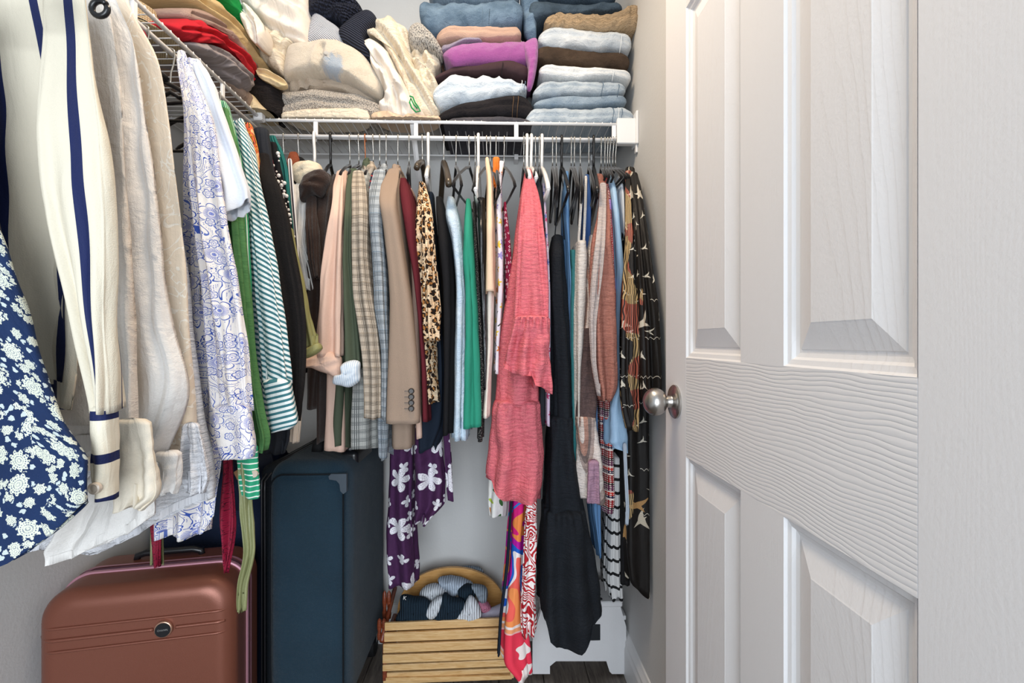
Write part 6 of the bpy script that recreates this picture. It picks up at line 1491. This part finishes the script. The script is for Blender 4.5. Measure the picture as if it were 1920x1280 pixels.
heap('blouse', 'beige satin frill hanging over the shelf edge beside the cream garment', 'blouse', cloth('champagne_satin', '#cbb196', smoothcloth, rough=0.45, spec=0.4), [(696, 214), (712, 207), (730, 212), (750, 220), (768, 213), (790, 216), (808, 220), (824, 218), (820, 230), (760, 230), (720, 229), (700, 224)], 'Y', 1.452, 0.016, back=0.1, amp=0.006, seed=34, zmin=ZS, freq=130, ang=1.3)
heap('hoodie', 'cream hoodie tumbling down beside the middle stack', 'hoodie', m_crm, [(684, 66), (690, 54), (706, 42), (726, 33), (742, 36), (756, 50), (768, 66), (774, 100), (785, 130), (808, 150), (822, 185), (824, 224), (790, 226), (770, 190), (752, 150), (730, 110), (716, 80), (700, 76)], 'Y', 1.50, 0.06, back=0.15, amp=0.013, cr=[([(690, 62), (708, 60), (722, 76), (742, 100), (760, 135), (788, 178), (818, 224)], 0.02, 4), ([(742, 40), (760, 80), (774, 120), (800, 160), (822, 200)], 0.016, 5), ([(780, 140), (770, 170), (790, 205)], 0.014, 5)], seed=35, freq=70, ang=-0.6, ani=4, c0=(752, 118), zmin=ZS)
heap('t_shirt', 'white t-shirt with a green script print below the cream hoodie', 'shirt', m_whj, [(680, 80), (696, 74), (720, 88), (735, 110), (748, 135), (768, 170), (790, 205), (796, 222), (760, 227), (728, 222), (712, 205), (722, 185), (716, 160), (698, 125), (694, 100)], 'Y', 1.475, 0.05, back=0.15, amp=0.013, cr=[([(706, 110), (728, 145), (745, 180), (752, 224)], 0.018, 4), ([(735, 110), (758, 150), (772, 190), (782, 222)], 0.016, 4), ([(700, 96), (716, 150), (724, 200)], 0.012, 4)], seed=36, freq=75, ang=-0.5, ani=4, c0=(742, 168), zmin=ZS)
grn = mat('print_green', c('#1f8a4c'), 0.7, None)
lg_par = col.objects[-1] if False else [o for o in col.objects if o.name.startswith('t_shirt')][-1]
mb = MB()
mb.tube([at_y(a, b_, 1.418) for a, b_ in ((768, 180), (774, 182), (778, 192), (784, 200), (788, 208), (780, 210), (772, 202), (768, 192), (770, 184), (776, 196), (782, 203))], 0.0022, 6); mb.build('green_print', grn, lg_par, True)
heap('sweater', 'dark navy chunky knit sweater at the top of the heap', 'sweater', m_navk, [(584, 40), (582, 12), (594, -8), (640, -12), (668, 6), (684, 28), (676, 42), (656, 56), (630, 44), (604, 44)], 'Y', 1.50, 0.07, back=0.12, amp=0.004, cr=[([(600, 44), (640, 30), (682, 26)], 0.012, 4)], seed=37, freq=35)
heap('sweater', 'dark navy ribbed sleeve cuff pointing down from the navy knit', 'sweater', m_navr, [(636, 62), (648, 48), (670, 30), (690, 20), (704, 30), (706, 44), (694, 60), (684, 78), (694, 100), (700, 122), (686, 108), (662, 90), (646, 82)], 'Y', 1.475, 0.035, back=0.06, amp=0.003, seed=38, c0=(676, 62))
heap('sweater', 'ice blue ribbed knit between the navy and mohair sweaters', 'sweater', m_ltr, [(580, 88), (582, 60), (588, 36), (598, 30), (620, 44), (640, 58), (650, 86), (640, 92), (610, 90)], 'Y', 1.495, 0.045, back=0.1, amp=0.004, seed=39)
heap('sweater', 'shaggy grey and white marled sweater left of the magenta fleece', 'sweater', m_marl2, [(766, 70), (772, 54), (786, 48), (802, 60), (815, 74), (830, 96), (826, 106), (806, 100), (784, 98), (772, 92)], 'Y', 1.47, 0.05, back=0.1, amp=0.006, seed=40)
heap('blouse', 'cream satin blouse crumpled under the shaggy grey sweater', 'blouse', m_crm, [(772, 104), (790, 98), (812, 104), (826, 118), (816, 140), (824, 170), (806, 178), (788, 160), (778, 132)], 'Y', 1.49, 0.045, back=0.1, amp=0.013, cr=[([(775, 110), (800, 125), (820, 150)], 0.014, 4), ([(790, 100), (800, 140), (812, 176)], 0.012, 4)], seed=41, freq=90)
heap('sweatshirt', 'big white sweatshirt slumped in the shelf corner', 'sweatshirt', m_whj, [(452, -14), (520, -24), (578, -14), (586, 20), (584, 60), (578, 86), (552, 84), (520, 70), (494, 50), (470, 26)], 'Y', 1.48, 0.08, back=0.15, amp=0.013, cr=[([(460, 18), (500, 52), (540, 74), (590, 84)], 0.01, 3), ([(500, -14), (545, 16), (590, 40)], 0.016, 6), ([(480, 0), (520, 40), (560, 60)], 0.01, 7)], seed=42, freq=50, ang=0.7, ani=4)
heap('sweatshirt', 'off-white sweatshirt folds below the big white sweatshirt', 'sweatshirt', m_crm, [(484, 70), (500, 54), (530, 68), (556, 86), (540, 100), (536, 140), (520, 132), (496, 116), (486, 96)], 'Y', 1.48, 0.06, back=0.12, amp=0.013, cr=[([(490, 60), (515, 95), (545, 110)], 0.014, 5), ([(505, 120), (530, 100), (540, 80)], 0.012, 5)], seed=43, freq=70, ang=0.7)
heap('sweater', 'mint-tinted cream sweater next to the green one', 'sweater', m_whj, [(446, 6), (470, 14), (492, 40), (494, 66), (486, 84), (470, 70), (456, 44)], 'Y', 1.36, 0.03, back=0.1, amp=0.016, cr=[([(452, 12), (475, 44), (482, 78)], 0.014, 4)], seed=44)
# left shelf, folded edges facing the aisle (plane of constant X)
LX = -0.715
gm = lambda n_, h_, b_=fuzzy, bd_=0.003: cloth(n_, h_, b_, bd=bd_)
heap('sweater', 'bright green sweater at the top of the left shelf pile', 'sweater', gm('bright_green', '#17964a'), [(372, -30), (420, -30), (446, 10), (468, 60), (482, 96), (476, 98), (456, 70), (430, 30), (400, -4)], 'X', LX + 0.005, 0.03, back=0.20, amp=0.004, cr=[([(390, -12), (440, 44), (478, 94)], 0.01, 3)], seed=50, c0=(434, 26))
heap('sweater', 'pale mustard sweater under the green one', 'sweater', gm('pale_mustard', '#d9bd8c'), [(336, -20), (380, -14), (420, 24), (450, 60), (476, 96), (500, 128), (530, 150), (534, 164), (510, 166), (482, 140), (450, 100), (410, 56), (370, 18)], 'X', LX + 0.012, 0.03, back=0.20, amp=0.005, cr=[([(360, -4), (430, 48), (500, 138)], 0.012, 3), ([(480, 110), (510, 140), (530, 160)], 0.01, 4)], seed=51, c0=(440, 70))
heap('sweater', 'taupe sweater between mustard and red ones', 'sweater', gm('rose_taupe', '#a98f84'), [(340, 16), (370, 16), (400, 34), (430, 62), (456, 90), (482, 124), (480, 134), (452, 108), (420, 78), (380, 44), (344, 34)], 'X', LX + 0.018, 0.03, back=0.18, amp=0.005, cr=[([(350, 24), (415, 54), (480, 126)], 0.01, 3)], seed=52, c0=(412, 66))
heap('sweater', 'red sweater in the left shelf pile', 'sweater', gm('red_jersey', '#b3202c', smoothcloth), [(314, 44), (332, 38), (352, 33), (380, 44), (406, 62), (438, 86), (470, 112), (478, 130), (476, 146), (468, 156), (452, 132), (424, 104), (390, 80), (352, 78), (326, 60)], 'X', LX + 0.022, 0.035, back=0.18, amp=0.008, cr=[([(330, 52), (380, 62), (430, 98), (474, 140)], 0.012, 3), ([(352, 36), (360, 56), (350, 78)], 0.01, 4)], seed=53, c0=(400, 82))
heap('sweater', 'grey sweater with drooping fold under the red one', 'sweater', gm('warm_grey', '#8d8586', smoothcloth), [(352, 80), (380, 80), (410, 92), (438, 116), (466, 142), (469, 156), (460, 172), (446, 168), (424, 148), (396, 118), (370, 98)], 'X', LX + 0.028, 0.035, back=0.18, amp=0.006, cr=[([(380, 86), (412, 106), (440, 134), (462, 150)], 0.012, 4), ([(410, 130), (436, 150), (452, 170)], 0.01, 3)], seed=54, c0=(420, 124), zmin=ZS)
heap('trousers', 'dusty brown trousers at the bottom of the left pile by the rail', 'trousers', gm('dusty_brown', '#9b8678', smoothcloth), [(380, 100), (410, 126), (436, 156), (462, 178), (480, 206), (470, 214), (446, 190), (418, 156), (392, 124)], 'X', LX + 0.01, 0.03, back=0.18, amp=0.005, seed=55, zmin=ZS, c0=(430, 160))
heap('t_shirt', 'crumpled black garment in the inner corner of the shelves', 'shirt', gm('washed_black', '#231f20', crinkle, 0.005), [(466, 160), (476, 140), (500, 150), (524, 166), (533, 190), (530, 214), (514, 222), (490, 206), (470, 184)], 'Y', 1.47, 0.05, back=0.14, amp=0.012, seed=56, zmin=ZS)
heap('bag', 'cream canvas bag lying where the two shelves meet', 'bag', gm('cream_canvas', '#c9b898', weave), [(458, 186), (474, 178), (490, 196), (510, 214), (516, 226), (490, 230), (468, 218), (456, 200)], 'Y', 1.435, 0.04, back=0.08, amp=0.006, seed=57, zmin=ZS)
heap('scarf', 'silk scarf with orange tip beside the mohair sweater', 'scarf', cloth('pale_silk', '#d8c49c', smoothcloth, rough=0.5), [(480, 128), (500, 130), (520, 140), (534, 150), (536, 160), (520, 162), (500, 152), (486, 144)], 'Y', 1.42, 0.010, back=0.04, amp=0.008, cr=[([(484, 134), (510, 142), (534, 156)], 0.01, 3)], seed=58)
# straw hat with black band on the left shelf
def strawc(x): return mixc(noise(vec(x[1] * 5, x[2]), 200, 2, 0.8), c('#8f7a58'), c('#ddcba8'))
m_str = mat('straw', strawc, 0.9, lambda x: ab(sn(x[2] * 700.0)) + ab(sn(x[1] * 600)), 0.0015)
ht = thing('hat', (-0.86, 1.03, 1.70), 'straw hat with black band near the doorway end of the left shelf', 'hat', None)
hc = at_x(318, 20, -0.72)
pf = [(0, 0.10), (0.055, 0.098), (0.078, 0.085), (0.088, 0.05), (0.092, 0.0), (0.125, -0.006), (0.150, -0.002), (0.152, 0.002), (0.125, 0.0), (0.090, 0.004)]
autosmooth(MB().lathe([(r_ * 0.62, h_ * 0.75) for r_, h_ in pf], (-0.80, hc[1], 1.712), 'z', 40).build('straw_body', m_str, ht), 40)
MB().lathe([(0.0574, 0.004), (0.0582, 0.004), (0.0574, 0.024), (0.0562, 0.024)], (-0.80, hc[1], 1.712), 'z', 40).build('band', F['black'], ht, True)
